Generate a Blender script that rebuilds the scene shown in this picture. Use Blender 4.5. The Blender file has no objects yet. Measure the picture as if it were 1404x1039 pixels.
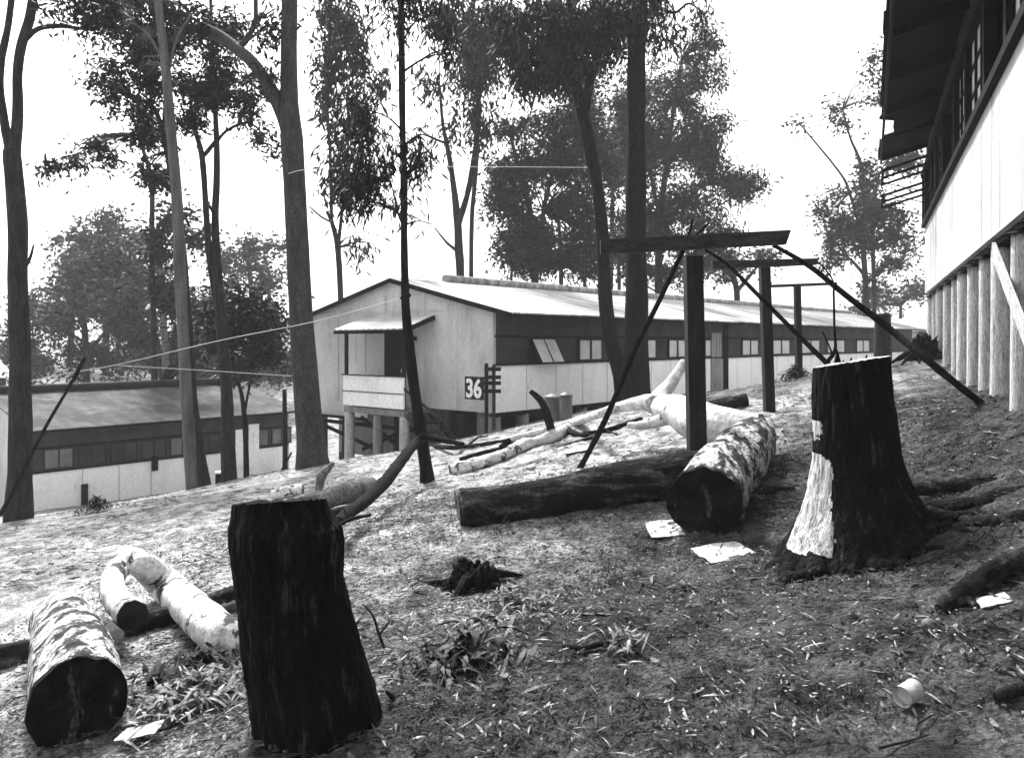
import bpy, math, random
import numpy as np
from mathutils import Vector, noise
random.seed(7); rng = np.random.default_rng(7)
F = 1100.0; CX = 702.0; HY = 468.0
sc = bpy.context.scene; C = sc.collection
def P(px, py, Y): return Vector(((px-CX)/F*Y, Y, (HY-py)/F*Y))

# ------------------------------------------------------------ terrain
CP = np.array([(0,2.6,-1.42),(-2.0,3.2,-1.68),(1.6,2.5,-1.28),(-3.4,5,-2.0),(-8.6,14,-3.12),(-4.2,17,-2.66),(-4.3,20.7,-3.02),
 (-2.7,19.9,-2.72),(-0.41,19.6,-2.2),(3.1,21,-1.62),(3.2,23.6,-1.95),(7.7,29,-1.85),(15,37,-1.4),(24,47,-1.1),(-7.2,18,-3.34),(-6.7,19,-3.3),
 (-1.17,11,-1.95),(1.77,7.6,-1.22),(3.5,10.9,-.97),(6,16.8,-.84),(4.05,6.6,-.57),(4.5,7.5,-.52),(7.4,14.8,-.30),(2.0,4.75,-1.33),(2.9,5.6,-1.1),
 (-.43,6.5,-1.52),(3.0,4.3,-.80),(2.75,3.4,-.9),(-14.4,24,-5.1),(-8.5,31,-5.0),(-20,30,-5.4),(-5,27,-4.2),(0,28,-2.9),
 (6.5,5,-.35),(8,9,-.3),(10,15,-.2),(0,-4,-1.6),(-8,3,-2.5),(8,-3,-.5),(-9,-4,-2.6),(-16,10,-3.9),(2,14,-1.25),(-25,45,-4.5),(-10,48,-4.5),(12,55,-2),(30,30,-.6),(-35,25,-6)])
def _phi(r2): return np.where(r2 > 1e-9, .5*r2*np.log(np.maximum(r2, 1e-9)), 0)
_n = len(CP); _K = _phi(((CP[:,None,:2]-CP[None,:,:2])**2).sum(-1)) + np.eye(_n)*.15
_A = np.zeros((_n+3,_n+3)); _A[:_n,:_n]=_K; _Q=np.c_[np.ones(_n),CP[:,:2]]; _A[:_n,_n:]=_Q; _A[_n:,:_n]=_Q.T
_W = np.linalg.solve(_A, np.r_[CP[:,2],0,0,0])
def ghv(x, y):
    x = np.atleast_1d(x).astype(float); y = np.atleast_1d(y).astype(float)
    r2 = (x[:,None]-CP[:,0])**2+(y[:,None]-CP[:,1])**2
    h = _phi(r2)@_W[:_n]+_W[_n]+_W[_n+1]*x+_W[_n+2]*y
    d = np.hypot(x, y-15); k = np.clip((d-32)/40, 0, 1); k = k*k*(3-2*k)
    far = -1.2+1.2*np.clip((d-60)/60,0,1)
    return h*(1-k)+far*k
def gh(x, y): return float(ghv(x, y)[0])
def G(px, py):
    """distance at which the line of sight meets the ground"""
    Ys = np.concatenate([np.arange(1.6,14,.02), np.arange(14,80,.1)])
    g = ghv((px-CX)/F*Ys, Ys); z = (HY-py)/F*Ys
    i = np.argmax(z < g)
    return float(Ys[i]) if (z < g).any() else 80.
def GP(px, py):
    Y = G(px, py); p = P(px, py, Y); p.z = gh(p.x, p.y); return p

# ------------------------------------------------------------ materials (black-and-white film: every colour is a grey)
def mat(name, lo, hi, scale=4, stretch=(1,1,1), pos=(.35,.65), rough=.85, bump=.3, bscale=None, detail=8, spec=.2, metal=0, patch=None, bdist=.02, extra=None, grain=.5, gs=42):
    m = bpy.data.materials.new(name); m.use_nodes = True; nt = m.node_tree; N = nt.nodes; L = nt.links
    b = N['Principled BSDF']; b.inputs['Roughness'].default_value = rough; b.inputs['Specular IOR Level'].default_value = spec; b.inputs['Metallic'].default_value = metal
    tc = N.new('ShaderNodeTexCoord'); mp = N.new('ShaderNodeMapping'); mp.inputs['Scale'].default_value = stretch
    L.new(tc.outputs['Object'], mp.inputs['Vector'])
    n = N.new('ShaderNodeTexNoise'); n.inputs['Scale'].default_value = scale; n.inputs['Detail'].default_value = detail; n.inputs['Roughness'].default_value = .65
    L.new(mp.outputs[0], n.inputs['Vector'])
    r = N.new('ShaderNodeValToRGB'); r.color_ramp.elements[0].position = pos[0]; r.color_ramp.elements[1].position = pos[1]
    r.color_ramp.elements[0].color = (lo,lo,lo,1); r.color_ramp.elements[1].color = (hi,hi,hi,1)
    L.new(n.outputs['Fac'], r.inputs[0]); col = r.outputs[0]
    if patch:   # (value, scale, threshold, softness, stretch)
        pv, ps, pt, pw, pst = patch
        mp2 = N.new('ShaderNodeMapping'); mp2.inputs['Scale'].default_value = pst; mp2.inputs['Location'].default_value = (3.1,1.7,.4); L.new(tc.outputs['Object'], mp2.inputs['Vector'])
        n2 = N.new('ShaderNodeTexNoise'); n2.inputs['Scale'].default_value = ps; n2.inputs['Detail'].default_value = 7; n2.inputs['Roughness'].default_value=.72; L.new(mp2.outputs[0], n2.inputs['Vector'])
        r2 = N.new('ShaderNodeValToRGB'); r2.color_ramp.elements[0].position = pt-pw; r2.color_ramp.elements[1].position = pt+pw; L.new(n2.outputs['Fac'], r2.inputs[0])
        mx = N.new('ShaderNodeMix'); mx.data_type = 'RGBA'; L.new(r2.outputs[0], mx.inputs[0]); L.new(col, mx.inputs[6]); mx.inputs[7].default_value = (pv,pv,pv,1)
        if pv > .1:
            n3 = N.new('ShaderNodeTexNoise'); n3.inputs['Scale'].default_value = ps*5; n3.inputs['Detail'].default_value=6; L.new(mp2.outputs[0], n3.inputs['Vector'])
            r3 = N.new('ShaderNodeValToRGB'); r3.color_ramp.elements[0].position=.3; r3.color_ramp.elements[1].position=.6
            r3.color_ramp.elements[0].color=(pv*.45,)*3+(1,); r3.color_ramp.elements[1].color=(pv,)*3+(1,); L.new(n3.outputs['Fac'], r3.inputs[0]); L.new(r3.outputs[0], mx.inputs[7])
        col = mx.outputs[2]
    if extra: col = extra(nt, tc, col)
    if grain and not name.startswith(('leaf','ground','interior','wire','pane')):
        ng = N.new('ShaderNodeTexNoise'); ng.inputs['Scale'].default_value = gs; ng.inputs['Detail'].default_value = 5; ng.inputs['Roughness'].default_value = .75; L.new(mp.outputs[0], ng.inputs['Vector'])
        col = mul(nt, col, ramp(nt, ng.outputs['Fac'], .40, .58, grain, 1.0))
    L.new(col, b.inputs['Base Color'])
    if bump:
        nb = N.new('ShaderNodeTexNoise'); nb.inputs['Scale'].default_value = bscale or scale*3; nb.inputs['Detail'].default_value = 8; L.new(mp.outputs[0], nb.inputs['Vector'])
        bp = N.new('ShaderNodeBump'); bp.inputs['Strength'].default_value = bump; bp.inputs['Distance'].default_value = bdist
        L.new(nb.outputs['Fac'], bp.inputs['Height']); L.new(bp.outputs[0], b.inputs['Normal'])
    return m
def ramp(nt, src, p0, p1, c0, c1):
    r = nt.nodes.new('ShaderNodeValToRGB'); r.color_ramp.elements[0].position=p0; r.color_ramp.elements[1].position=p1
    r.color_ramp.elements[0].color=(c0,c0,c0,1); r.color_ramp.elements[1].color=(c1,c1,c1,1); nt.links.new(src, r.inputs[0]); return r.outputs[0]
def mul(nt, a, b):
    m = nt.nodes.new('ShaderNodeMix'); m.data_type='RGBA'; m.blend_type='MULTIPLY'; m.inputs[0].default_value=1
    nt.links.new(a, m.inputs[6]); nt.links.new(b, m.inputs[7]); return m.outputs[2]
def ground_extra(nt, tc, col):
    L = nt.links; N = nt.nodes
    # fine grit
    n = N.new('ShaderNodeTexNoise'); n.inputs['Scale'].default_value = 38; n.inputs['Detail'].default_value = 6; n.inputs['Roughness'].default_value=.8; L.new(tc.outputs['Object'], n.inputs['Vector'])
    col = mul(nt, col, ramp(nt, n.outputs['Fac'], .40, .58, .35, 1.0))
    n4 = N.new('ShaderNodeTexNoise'); n4.inputs['Scale'].default_value = 120; n4.inputs['Detail'].default_value = 4; n4.inputs['Roughness'].default_value=.8; L.new(tc.outputs['Object'], n4.inputs['Vector'])
    col = mul(nt, col, ramp(nt, n4.outputs['Fac'], .40, .56, .42, 1.0))
    n5 = N.new('ShaderNodeTexNoise'); n5.inputs['Scale'].default_value = 4.5; n5.inputs['Detail'].default_value = 9; n5.inputs['Roughness'].default_value=.75; L.new(tc.outputs['Object'], n5.inputs['Vector'])
    col = mul(nt, col, ramp(nt, n5.outputs['Fac'], .42, .56, .42, 1.0))
    # trampled pale sand up the slope, dark humus near the big stumps and the bank
    s = N.new('ShaderNodeSeparateXYZ'); L.new(tc.outputs['Object'], s.inputs[0])
    w = N.new('ShaderNodeTexNoise'); w.inputs['Scale'].default_value=1.1; w.inputs['Detail'].default_value=6; L.new(tc.outputs['Object'], w.inputs['Vector'])
    a = N.new('ShaderNodeMath'); a.operation='MULTIPLY_ADD'; L.new(s.outputs['X'], a.inputs[0]); a.inputs[1].default_value=-1.0; L.new(s.outputs['Y'], a.inputs[2])   # y - x
    c = N.new('ShaderNodeMath'); c.operation='MULTIPLY_ADD'; L.new(w.outputs['Fac'], c.inputs[0]); c.inputs[1].default_value=6.0; L.new(a.outputs[0], c.inputs[2])
    mr = N.new('ShaderNodeMapRange'); mr.inputs['From Min'].default_value=7.0; mr.inputs['From Max'].default_value=10.8; mr.inputs['To Min'].default_value=.18; mr.inputs['To Max'].default_value=1.12; L.new(c.outputs[0], mr.inputs[0])
    return mul(nt, col, mr.outputs[0])
def corr(pitch, axis='X', dirt=.35):
    def f(nt, tc, col):
        N = nt.nodes; L = nt.links
        s = N.new('ShaderNodeTexNoise'); s.inputs['Scale'].default_value=1.2; s.inputs['Detail'].default_value=8; mp=N.new('ShaderNodeMapping'); mp.inputs['Scale'].default_value=(1.6,.35,1) ; L.new(tc.outputs['Object'],mp.inputs['Vector']); L.new(mp.outputs[0], s.inputs['Vector'])
        return mul(nt, col, ramp(nt, s.outputs['Fac'], .36,.6, dirt, 1.0))
    return f
M = {}
M['ground'] = mat('ground_soil', .25, .76, 2.2, pos=(.34,.6), bump=1.0, bscale=26, bdist=.05, rough=1, spec=.05, extra=ground_extra)
M['bark_dark'] = mat('bark_dark', .003, .022, 5, (3,3,.5), spec=.05, bump=.9, bscale=16, bdist=.03, grain=.3, gs=30)
M['bark_mid'] = mat('bark_mid', .005, .04, 5, (2,2,.5), bump=.8, bscale=16, bdist=.03, patch=(.012,4,.6,.05,(1,1,.5)), grain=.3, gs=30)
M['bark_gum'] = mat('bark_gum', .018, .07, 5, (1.5,1.5,.5), pos=(.3,.7), bump=.5, bscale=14, patch=(.02,5,.66,.04,(1,1,.7)), grain=.3, gs=30)
M['bark_pale'] = mat('bark_pale', .05, .14, 3, (2,2,.3), bump=.3)
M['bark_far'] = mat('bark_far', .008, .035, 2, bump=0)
M['char'] = mat('charred_wood', .0008, .008, 9, (2.2,2.2,.5), pos=(.4,.7), bump=1, bscale=14, bdist=.05, rough=.8, spec=.06, patch=(.045,7,.60,.04,(3,3,.4)), grain=.3, gs=36)
M['char_log'] = mat('charred_log', .002, .02, 5, (1,1,1), bump=1, bscale=20, bdist=.03, patch=(.12,5.0,.57,.05,(.5,.9,2.0)), spec=.06, grain=.3, gs=36)
M['bare'] = mat('bare_wood', .12, .55, 9, (3,3,.3), pos=(.32,.54), bump=.6, bscale=18, grain=0.45, gs=36)
M['log_white'] = mat('log_white', .38, .78, 6, bump=.5, bscale=22, patch=(.03,5,.60,.02,(1,1,1)), grain=0.6, gs=36)
M['log_pale'] = mat('log_pale', .38, .78, 7, bump=.5, bscale=22, patch=(.05,4.5,.56,.015,(1,1,1)), grain=0.6, gs=36)
M['log_patch'] = mat('log_patch', .006, .04, 6, bump=.9, bscale=18, patch=(.72,7.5,.505,.03,(1.2,.5,1)), bdist=.04, grain=.3, gs=36)
M['log_grey'] = mat('log_grey', .07, .24, 5, bump=.5, patch=(.04,3,.6,.04,(1,1,1)), grain=.3, gs=36)
M['cut_dark'] = mat('cut_dark', .002, .02, 8, pos=(.4,.7), bump=1, bscale=25, patch=(.16,2.6,.60,.03,(1.6,1.6,.5)), spec=.05, grain=.3, gs=36)
M['cut_grey'] = mat('cut_grey', .08, .24, 8, bump=.5, bscale=30, grain=.3, gs=36)
M['cut_black'] = mat('cut_black', .004, .02, 8, bump=.4)
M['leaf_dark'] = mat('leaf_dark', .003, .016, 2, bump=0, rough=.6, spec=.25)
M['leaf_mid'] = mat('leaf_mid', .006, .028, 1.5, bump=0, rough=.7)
M['leaf_far'] = mat('leaf_far', .03, .09, .8, bump=0, rough=.8)  # paler grey for distant crowns, with haze put into the leaf colour
M['litter'] = mat('litter', .04, .42, 14, pos=(.38,.68), bump=0, rough=.8, detail=2)
M['litter_dark'] = mat('litter_dark', .004, .06, 9, bump=0, rough=.9, detail=2)
M['grit'] = mat('grit', .01, .30, 7, pos=(.4,.66), bump=0, rough=.95, detail=2)
M['grass'] = mat('grass', .01, .06, 5, bump=0)
M['timber'] = mat('timber_dark', .004, .03, 3, (4,4,.5), bump=.6, bscale=30, bdist=.01, grain=.3, gs=36)
M['beam'] = mat('timber_beam', .015, .06, 6, (1,1,4), bump=.5, bscale=30, bdist=.01, grain=.3, gs=36)
M['trim'] = mat('trim_dark', .003, .012, 4, bump=.1, spec=.1)
M['gable'] = mat('gable_sheet', .36, .62, .9, (1,1,.5), bump=.08, pos=(.3,.7), patch=(.2,2.2,.68,.1,(1,1,.3)), grain=.8, gs=24)
M['white'] = mat('white_sheet', .74, .92, 1.3, (1,1,.35), pos=(.28,.5), bump=.05, patch=(.4,1.6,.70,.08,(1,1,.25)), grain=.8, gs=24)
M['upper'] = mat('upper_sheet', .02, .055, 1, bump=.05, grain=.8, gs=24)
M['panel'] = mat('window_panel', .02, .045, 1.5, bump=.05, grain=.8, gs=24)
M['pane'] = mat('pane_light', .34, .55, 1.5, bump=0, rough=.35, spec=.5)
M['pane_dark'] = mat('pane_dark', .05, .12, 1.5, bump=0, rough=.15, spec=.6)
M['iron'] = mat('roof_iron', .36, .70, 1.2, (2,.4,1), bump=0, rough=.6, patch=(.16,2.2,.66,.05,(1.6,.3,1)), extra=corr(.15, dirt=.45), grain=.8, gs=24)
M['iron_old'] = mat('roof_iron_old', .03, .12, 1.6, (1,.6,1), patch=(.012,1.1,.53,.05,(1,1,1)), bump=.3, rough=.8, extra=corr(.15, dirt=.35))
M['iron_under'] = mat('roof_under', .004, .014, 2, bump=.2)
M['ridge'] = mat('ridge_iron', .12, .5, 2, (2,1,1), bump=.1)
M['pier'] = mat('pier_wood', .16, .34, 3, (3,3,.4), bump=.5, bscale=20, patch=(.08,3,.66,.04,(2,2,.4)))
M['pole_white'] = mat('pole_wood', .38, .75, 5, (6,6,.5), bump=.7, bscale=14, bdist=.01, patch=(.10,3,.64,.05,(3,3,.35)), grain=.3, gs=36)
M['rightwall'] = mat('right_sheet', .32, .54, .8, (1,1,.5), pos=(.3,.55), bump=.04, patch=(.26,1.8,.64,.10,(1,1,.15)), grain=.8, gs=24)
M['paper'] = mat('paper', .35, .6, 8, bump=.2, grain=0.8)
M['tin'] = mat('tin', .3, .5, 8, bump=.3, rough=.6, grain=0.8)
M['bin'] = mat('galvanised', .08, .2, 3, bump=.1, rough=.5)
M['black'] = mat('black_paint', .012, .02, 6, bump=.05, grain=.8, gs=24)
M['paint'] = mat('white_paint', .78, .82, 6, bump=0, grain=.8, gs=24)
M['wire'] = mat('wire', .5, .6, 3, bump=0)
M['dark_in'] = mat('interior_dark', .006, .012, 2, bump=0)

# ------------------------------------------------------------ mesh helpers
ORG = {}
class MB:
    def __init__(s): s.v = []; s.f = []
    def add(s, vs, fs):
        b = len(s.v); s.v += [tuple(v) for v in vs]; s.f += [tuple(b+i for i in f) for f in fs]; return s
    def box(s, x0, x1, y0, y1, z0, z1):
        return s.add([(x,y,z) for z in (z0,z1) for y in (y0,y1) for x in (x0,x1)], [(0,2,3,1),(4,5,7,6),(0,1,5,4),(2,6,7,3),(0,4,6,2),(1,3,7,5)])
    def bar(s, a, b, w, h, up=(0,0,1), tip=1.0):
        a, b = Vector(a), Vector(b); d = (b-a).normalized(); up = Vector(up)
        if abs(d.dot(up)) > .98: up = Vector((0,1,0))
        r = d.cross(up).normalized(); u = r.cross(d).normalized(); vs = []
        for p, k in ((a,1),(b,tip)):
            for i, j in ((-1,-1),(1,-1),(1,1),(-1,1)): vs.append(p+r*i*w/2*k+u*j*h/2*k)
        return s.add(vs, [(0,1,2,3),(7,6,5,4),(0,4,5,1),(1,5,6,2),(2,6,7,3),(3,7,4,0)])
    def prism(s, poly, axis, a, b):
        """poly in the two other axes, extruded along axis 0/1/2 from a to b"""
        n = len(poly); vs = []
        for c in (a, b):
            for p in poly:
                q = list(p); q.insert(axis, c); vs.append(q)
        return s.add(vs, [tuple(range(n)), tuple(range(2*n-1, n-1, -1))]+[(i,i+n,(i+1)%n+n,(i+1)%n) for i in range(n)])
    def tube(s, pts, rad, seg=10, amp=0, sub=4, cap=True, nf=3, seed=0, cap0=True, ridge=0):
        pts = [Vector(p) for p in pts]
        if sub > 1 and len(pts) > 2:
            P2, R2 = [], []
            for i in range(len(pts)-1):
                p0, p1, p2, p3 = pts[max(i-1,0)], pts[i], pts[i+1], pts[min(i+2,len(pts)-1)]
                for k in range(sub):
                    t = k/sub
                    P2.append(.5*((2*p1)+(p2-p0)*t+(2*p0-5*p1+4*p2-p3)*t*t+(3*p1-p0-3*p2+p3)*t**3)); R2.append(rad[i]*(1-t)+rad[i+1]*t)
            P2.append(pts[-1]); R2.append(rad[-1]); pts, rad = P2, R2
        elif sub > 1:
            n = sub*2; a, b = pts; ra, rb = rad; pts = [a.lerp(b, k/n) for k in range(n+1)]; rad = [ra+(rb-ra)*k/n for k in range(n+1)]
        T = (pts[1]-pts[0]).normalized(); ref = Vector((0,0,1)) if abs(T.z) < .9 else Vector((1,0,0)); u = T.cross(ref).normalized(); vs = []
        for i, p in enumerate(pts):
            T = (pts[min(i+1,len(pts)-1)]-pts[max(i-1,0)]).normalized(); u = (u-T*u.dot(T)).normalized(); w = T.cross(u)
            for k in range(seg):
                a = 2*math.pi*k/seg; d = u*math.cos(a)+w*math.sin(a); r = rad[i]
                if amp: r *= 1+amp*noise.noise((p+d*rad[i])*nf+Vector((seed*7.3,0,0)))
                if ridge: r *= 1+ridge*noise.noise(Vector((d.x*5+seed, d.y*5, p.z*.8+d.z*2)))
                vs.append(p+d*r)
        n = len(pts); fs = [(i*seg+k, i*seg+(k+1)%seg, (i+1)*seg+(k+1)%seg, (i+1)*seg+k) for i in range(n-1) for k in range(seg)]
        if cap0: fs.append(tuple(range(seg-1,-1,-1)))
        if cap: fs.append(tuple(range((n-1)*seg, n*seg)))
        return s.add(vs, fs)
    def build(s, name, m, parent=None, smooth=False, org=None):
        me = bpy.data.meshes.new(name); o = Vector((0,0,0))
        if parent is not None and parent.name in ORG: o = ORG[parent.name]
        if org is not None: o = Vector(org)
        me.from_pydata([(v[0]-o.x, v[1]-o.y, v[2]-o.z) for v in s.v], [], s.f); me.materials.append(m)
        if smooth: me.polygons.foreach_set('use_smooth', [len(p.vertices) <= 4 for p in me.polygons])
        me.update(); ob = bpy.data.objects.new(name, me); C.objects.link(ob)
        if parent is not None:
            ob.parent = parent
            if parent.name in ORG: ORG[ob.name] = ORG[parent.name]
        elif org is not None: ob.location = o; ORG[ob.name] = o
        return ob
def tag(o, label=None, cat=None, group=None, kind=None):
    if label: o['label'] = label
    if cat: o['category'] = cat
    if group: o['group'] = group
    if kind: o['kind'] = kind
    return o
def thing(name, loc, label, cat, group=None, rz=0, local=False):
    o = bpy.data.objects.new(name, None); C.objects.link(o); o.location = loc; o.rotation_euler.z = rz; o.empty_display_size = .2
    if not local: ORG[o.name] = Vector(loc)
    return tag(o, label, cat, group)

# ------------------------------------------------------------ ground sheet
def axis(lo, hi, d0, d1, step, far):
    xs = list(np.arange(lo, hi+1e-6, step)); a, s = lo, step
    while a > d0: s *= 1.12; a -= s; xs.insert(0, a)
    a, s = hi, step
    while a < d1: s *= 1.12; a += s; xs.append(a)
    return np.array(xs)
gx = axis(-4.5, 5.0, -240, 240, .045, 1); gy = axis(1.6, 10.5, -60, 300, .045, 1)
XX, YY = np.meshgrid(gx, gy); hh = ghv(XX.ravel(), YY.ravel())
vv = []
for x, y, z in zip(XX.ravel(), YY.ravel(), hh):
    d = math.hypot(x, y)
    if d < 14:
        n = .035*noise.noise((x*1.7,y*1.7,0))+.030*noise.noise((x*6,y*6,3))+.018*noise.noise((x*15,y*15,5))
    elif d < 60: n = .05*noise.noise((x*.9,y*.9,0))
    else: n = .5*noise.noise((x*.03,y*.03,0))
    vv.append((x,y,z+n))
nx = len(gx); ff = [(j*nx+i, j*nx+i+1, (j+1)*nx+i+1, (j+1)*nx+i) for j in range(len(gy)-1) for i in range(nx-1)]
g = MB(); g.v = vv; g.f = ff; tag(g.build('ground', M['ground'], smooth=True), 'bare sloping ground of pale sand and dark soil', kind='structure')

# ------------------------------------------------------------ leaves
def leaves(mb, centers, spread, n, Lm, Wm, droop=.6, depthk=1.0, clump=28, flat=1.0):
    """lens-shaped leaf faces in clumps inside ellipsoids"""
    out_v = []; tips = []
    for (c, rx, ry, rz, nn) in centers:
        nc = max(3, int(nn/clump))
        ns = max(5, nc//6); sc_ = rng.normal(size=(ns,3)); sc_ /= np.linalg.norm(sc_,axis=1)[:,None]; sc_ *= (rng.random((ns,1))**.5)
        cc = sc_[rng.integers(0,ns,nc)]+rng.normal(size=(nc,3))*np.array([.24,.24,.17])
        cc = cc*np.array([rx,ry,rz])+np.array(c)
        tips.append(cc)
        per = rng.multinomial(nn, rng.dirichlet(np.ones(nc)*1.6))
        for k in range(nc):
            m = per[k]
            if m == 0: continue
            sg = spread*(.5+rng.random())
            p = cc[k]+rng.normal(size=(m,3))*np.array([sg,sg,sg*flat])
            d = rng.normal(size=(m,3)); d[:,2] = d[:,2]*.6-droop*1.8; d /= np.linalg.norm(d,axis=1)[:,None]
            q = rng.normal(size=(m,3)); w = np.cross(d,q); w /= np.linalg.norm(w,axis=1)[:,None]
            L = Lm*(.6+.8*rng.random((m,1))); W = Wm*(.6+.8*rng.random((m,1)))
            a = p; t = p+d*L; mid = p+d*L*.45
            out_v.append(np.stack([a, mid+w*W/2, t, mid-w*W/2],1).reshape(-1,3))
    V = np.concatenate(out_v); b = len(mb.v); mb.v += [tuple(x) for x in V.tolist()]
    mb.f += [(b+i,b+i+1,b+i+2,b+i+3) for i in range(0,len(V),4)]
    return np.concatenate(tips)
def tree(name, label, Y, stems, blobs, bark='bark_mid', leaf='leaf_dark', Lm=.2, Wm=.04, droop=.6, spread=.35, cat='tree', group=None, seg=10, dk=1.0, amp=.12, clump=28, twigs=True, flat=1.0, rg=0, back=0):
    b = stems[0][0]; base = P(b[0], b[1], Y); gz = gh(base.x, base.y)
    root = thing(name, (base.x, base.y, gz), label, cat, group)
    tb = MB(); pts_all = []
    for i, st in enumerate(stems):
        y0 = Y
        pts = [P(px,py,Y+ (.0 if i==0 else .25*math.sin(k*1.3+i)*min(1,k))*Y/20) for k,(px,py,w) in enumerate(st)]
        rad = [w*Y/F/2 for (_,_,w) in st]
        if i == 0 or abs(st[0][1]-b[1]) < 12:
            p = pts[0].copy(); g0 = gh(p.x,p.y)
            if p.z > g0-.05:
                pts.insert(0, Vector((p.x,p.y,g0-.3))); rad.insert(0, rad[0]*1.15)
        tb.tube(pts, rad, seg if rad[0]*F/Y > 4 else 6, amp=amp, nf=1.2/max(rad[0],.05)*.35, seed=i+len(label), sub=4, ridge=rg)
        pts_all += [(p, r) for p, r in zip(pts, rad)]
    if blobs:
        cm = MB(); cs = []
        for (px,py,rx,ry,nn) in blobs:
            c = P(px,py,Y+back+random.uniform(-.4,.4)*rx*Y/F); cs.append((tuple(c), rx*Y/F, rx*Y/F*dk, ry*Y/F, int(nn*(1.6 if bark == 'bark_far' else 1.7))))
        tips = leaves(cm, cs, spread, 0, Lm, Wm, droop, clump=clump, flat=flat)
        if twigs:
            A = np.array([tuple(p) for p,_ in pts_all]); R = [r for _,r in pts_all]
            for t in tips:
                dd = np.linalg.norm((A-t)*np.array([1,1,.8])+np.array([0,0,0]),axis=1)+ .35*np.maximum(0, A[:,2]-t[2]); j = int(np.argmin(dd))
                if dd[j] > 5*Y/20*1.6: continue
                a = Vector(A[j]); e = Vector(t); mid = a.lerp(e,.5)+Vector((random.uniform(-.1,.1),random.uniform(-.1,.1),.12))*(e-a).length
                r0 = min(R[j]*.45, .004*Y*.35+.006*(e-a).length)
                tb.tube([a,mid,e],[r0,r0*.6,r0*.25],4,sub=2,cap=False,cap0=False)
        cm.build('crown', M[leaf], root)
    tb.build('trunk', M[bark], root, smooth=True)
    return root

# ------------------------------------------------------------ timber huts (local x along the side, y inwards, z up)
ang = math.atan2(.757,.653)
def t_at(px, C0=(-.41,19.6), D=(.653,.757)):
    k = (px-CX)/F; return (k*C0[1]-C0[0])/(D[0]-k*D[1])
def roof(mb, t0, t1, s0, s1, eave, ridge, ov, th=.03, step=.10, amp=.014, jag=0):
    """corrugated gable roof, two slopes"""
    sm = (s0+s1)/2; sl = (ridge-eave)/(sm-s0)
    n = int((t1-t0)/step); 
    for side in (0,1):
        for k, dz in ((0,0),(1,-th)):
            vs = []; 
            for i in range(n*2+1):
                t = t0+(t1-t0)*i/(n*2); w = amp*(1 if i%2 else -1)
                e = ov+(.03*noise.noise((math.floor(t/.8)*1.7,side,2)) if jag else 0)
                a = (t, s0-e, eave-e*sl+w+dz) if side == 0 else (t, s1+e, eave-e*sl+w+dz)
                vs += [a, (t, sm, ridge+w+dz)]
            fs = [(2*i,2*i+2,2*i+3,2*i+1) for i in range(n*2)]
            mb.add(vs, fs)
hutA = thing('barracks_hut', (-.41,19.6,-1.75), 'long white timber hut number 36 on stumps with pale iron roof and small porch', 'hut', rz=ang, local=True)
LZ = 1.75
def z(h): return h+LZ
W_, LN = 7.4, 37.0
b = MB(); b.box(0.02,LN,0,.08,0,z(-.57)); b.box(0.02,LN,W_-.08,W_,0,z(.86)); b.build('lower_wall', M['white'], hutA)
b = MB(); b.box(.02,LN,.0,.08,z(.12),z(.86)); b.build('upper_wall', M['upper'], hutA)  # dark grey sheet with the eave shadow put into its colour
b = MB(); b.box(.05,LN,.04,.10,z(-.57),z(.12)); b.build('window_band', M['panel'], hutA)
b = MB(); b.prism([(.0,0),(2.3,0),(2.3,-.02),(4.8,-.02),(4.8,-.42),(W_,-.42),(W_,z(.86)),(W_/2,z(1.68)),(.0,z(.86))], 0, -.06, .02); b.build('gable_wall', M['gable'], hutA)
b = MB(); b.box(LN,LN+.06,0,W_,0,z(.86)); b.prism([(0,z(.86)),(W_,z(.86)),(W_/2,z(1.68))],0,LN,LN+.06); b.build('gable_wall', M['gable'], hutA)
b = MB()   # cover strips on the gable
for s in (1.25,2.45,3.7,4.9,6.15): b.box(-.075,-.06,s-.02,s+.02,.0,z(1.66)-abs(s-3.7)*.22-.1)
b.box(-.078,-.06,0,W_,z(.80),z(.835)); b.box(-.09,.0,0,.06,0,z(.86)); b.build('cover_strip', M['gable'], hutA)
b = MB(); b.box(-.02,LN,-.035,0,z(.10),z(.15)); b.box(-.02,LN,-.05,0,z(-.60),z(-.55)); b.build('band_rail', M['trim'], hutA)
b = MB(); b.box(-.10,-.0601,4.8,W_,-.50,-.42); b.box(.0,LN,.02,.14,-.12,-.002); b.build('floor_bearer', M['trim'], hutA)
for t in np.arange(1.2,LN,1.22):
    b = MB(); b.box(t-.012,t+.012,-.006,0,.02,z(-.62)); b.build('sheet_joint', M['gable'], hutA)
b = MB(); roof(b,-.18,LN+.3,0,W_,z(.86),z(1.74),.72,jag=1); b.build('roof', M['iron'], hutA)
rv = MB()
rv.tube([(1.9,W_/2,z(1.82)),(LN+.1,W_/2,z(1.80))],[.13,.12],8,sub=8,amp=.04,nf=2); rv.build('ridge_vent', M['ridge'], hutA, True)
b = MB(); b.box(-.2,LN+.28,-.66,-.63,z(.60),z(.69)); 
for sgn in (0,1):
    y0 = -.7 if sgn == 0 else W_+.7
    b.bar((-.20,y0,z(.62)),(-.20,W_/2,z(1.66)),.04,.12)
b.build('barge_board', M['trim'], hutA)
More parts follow.
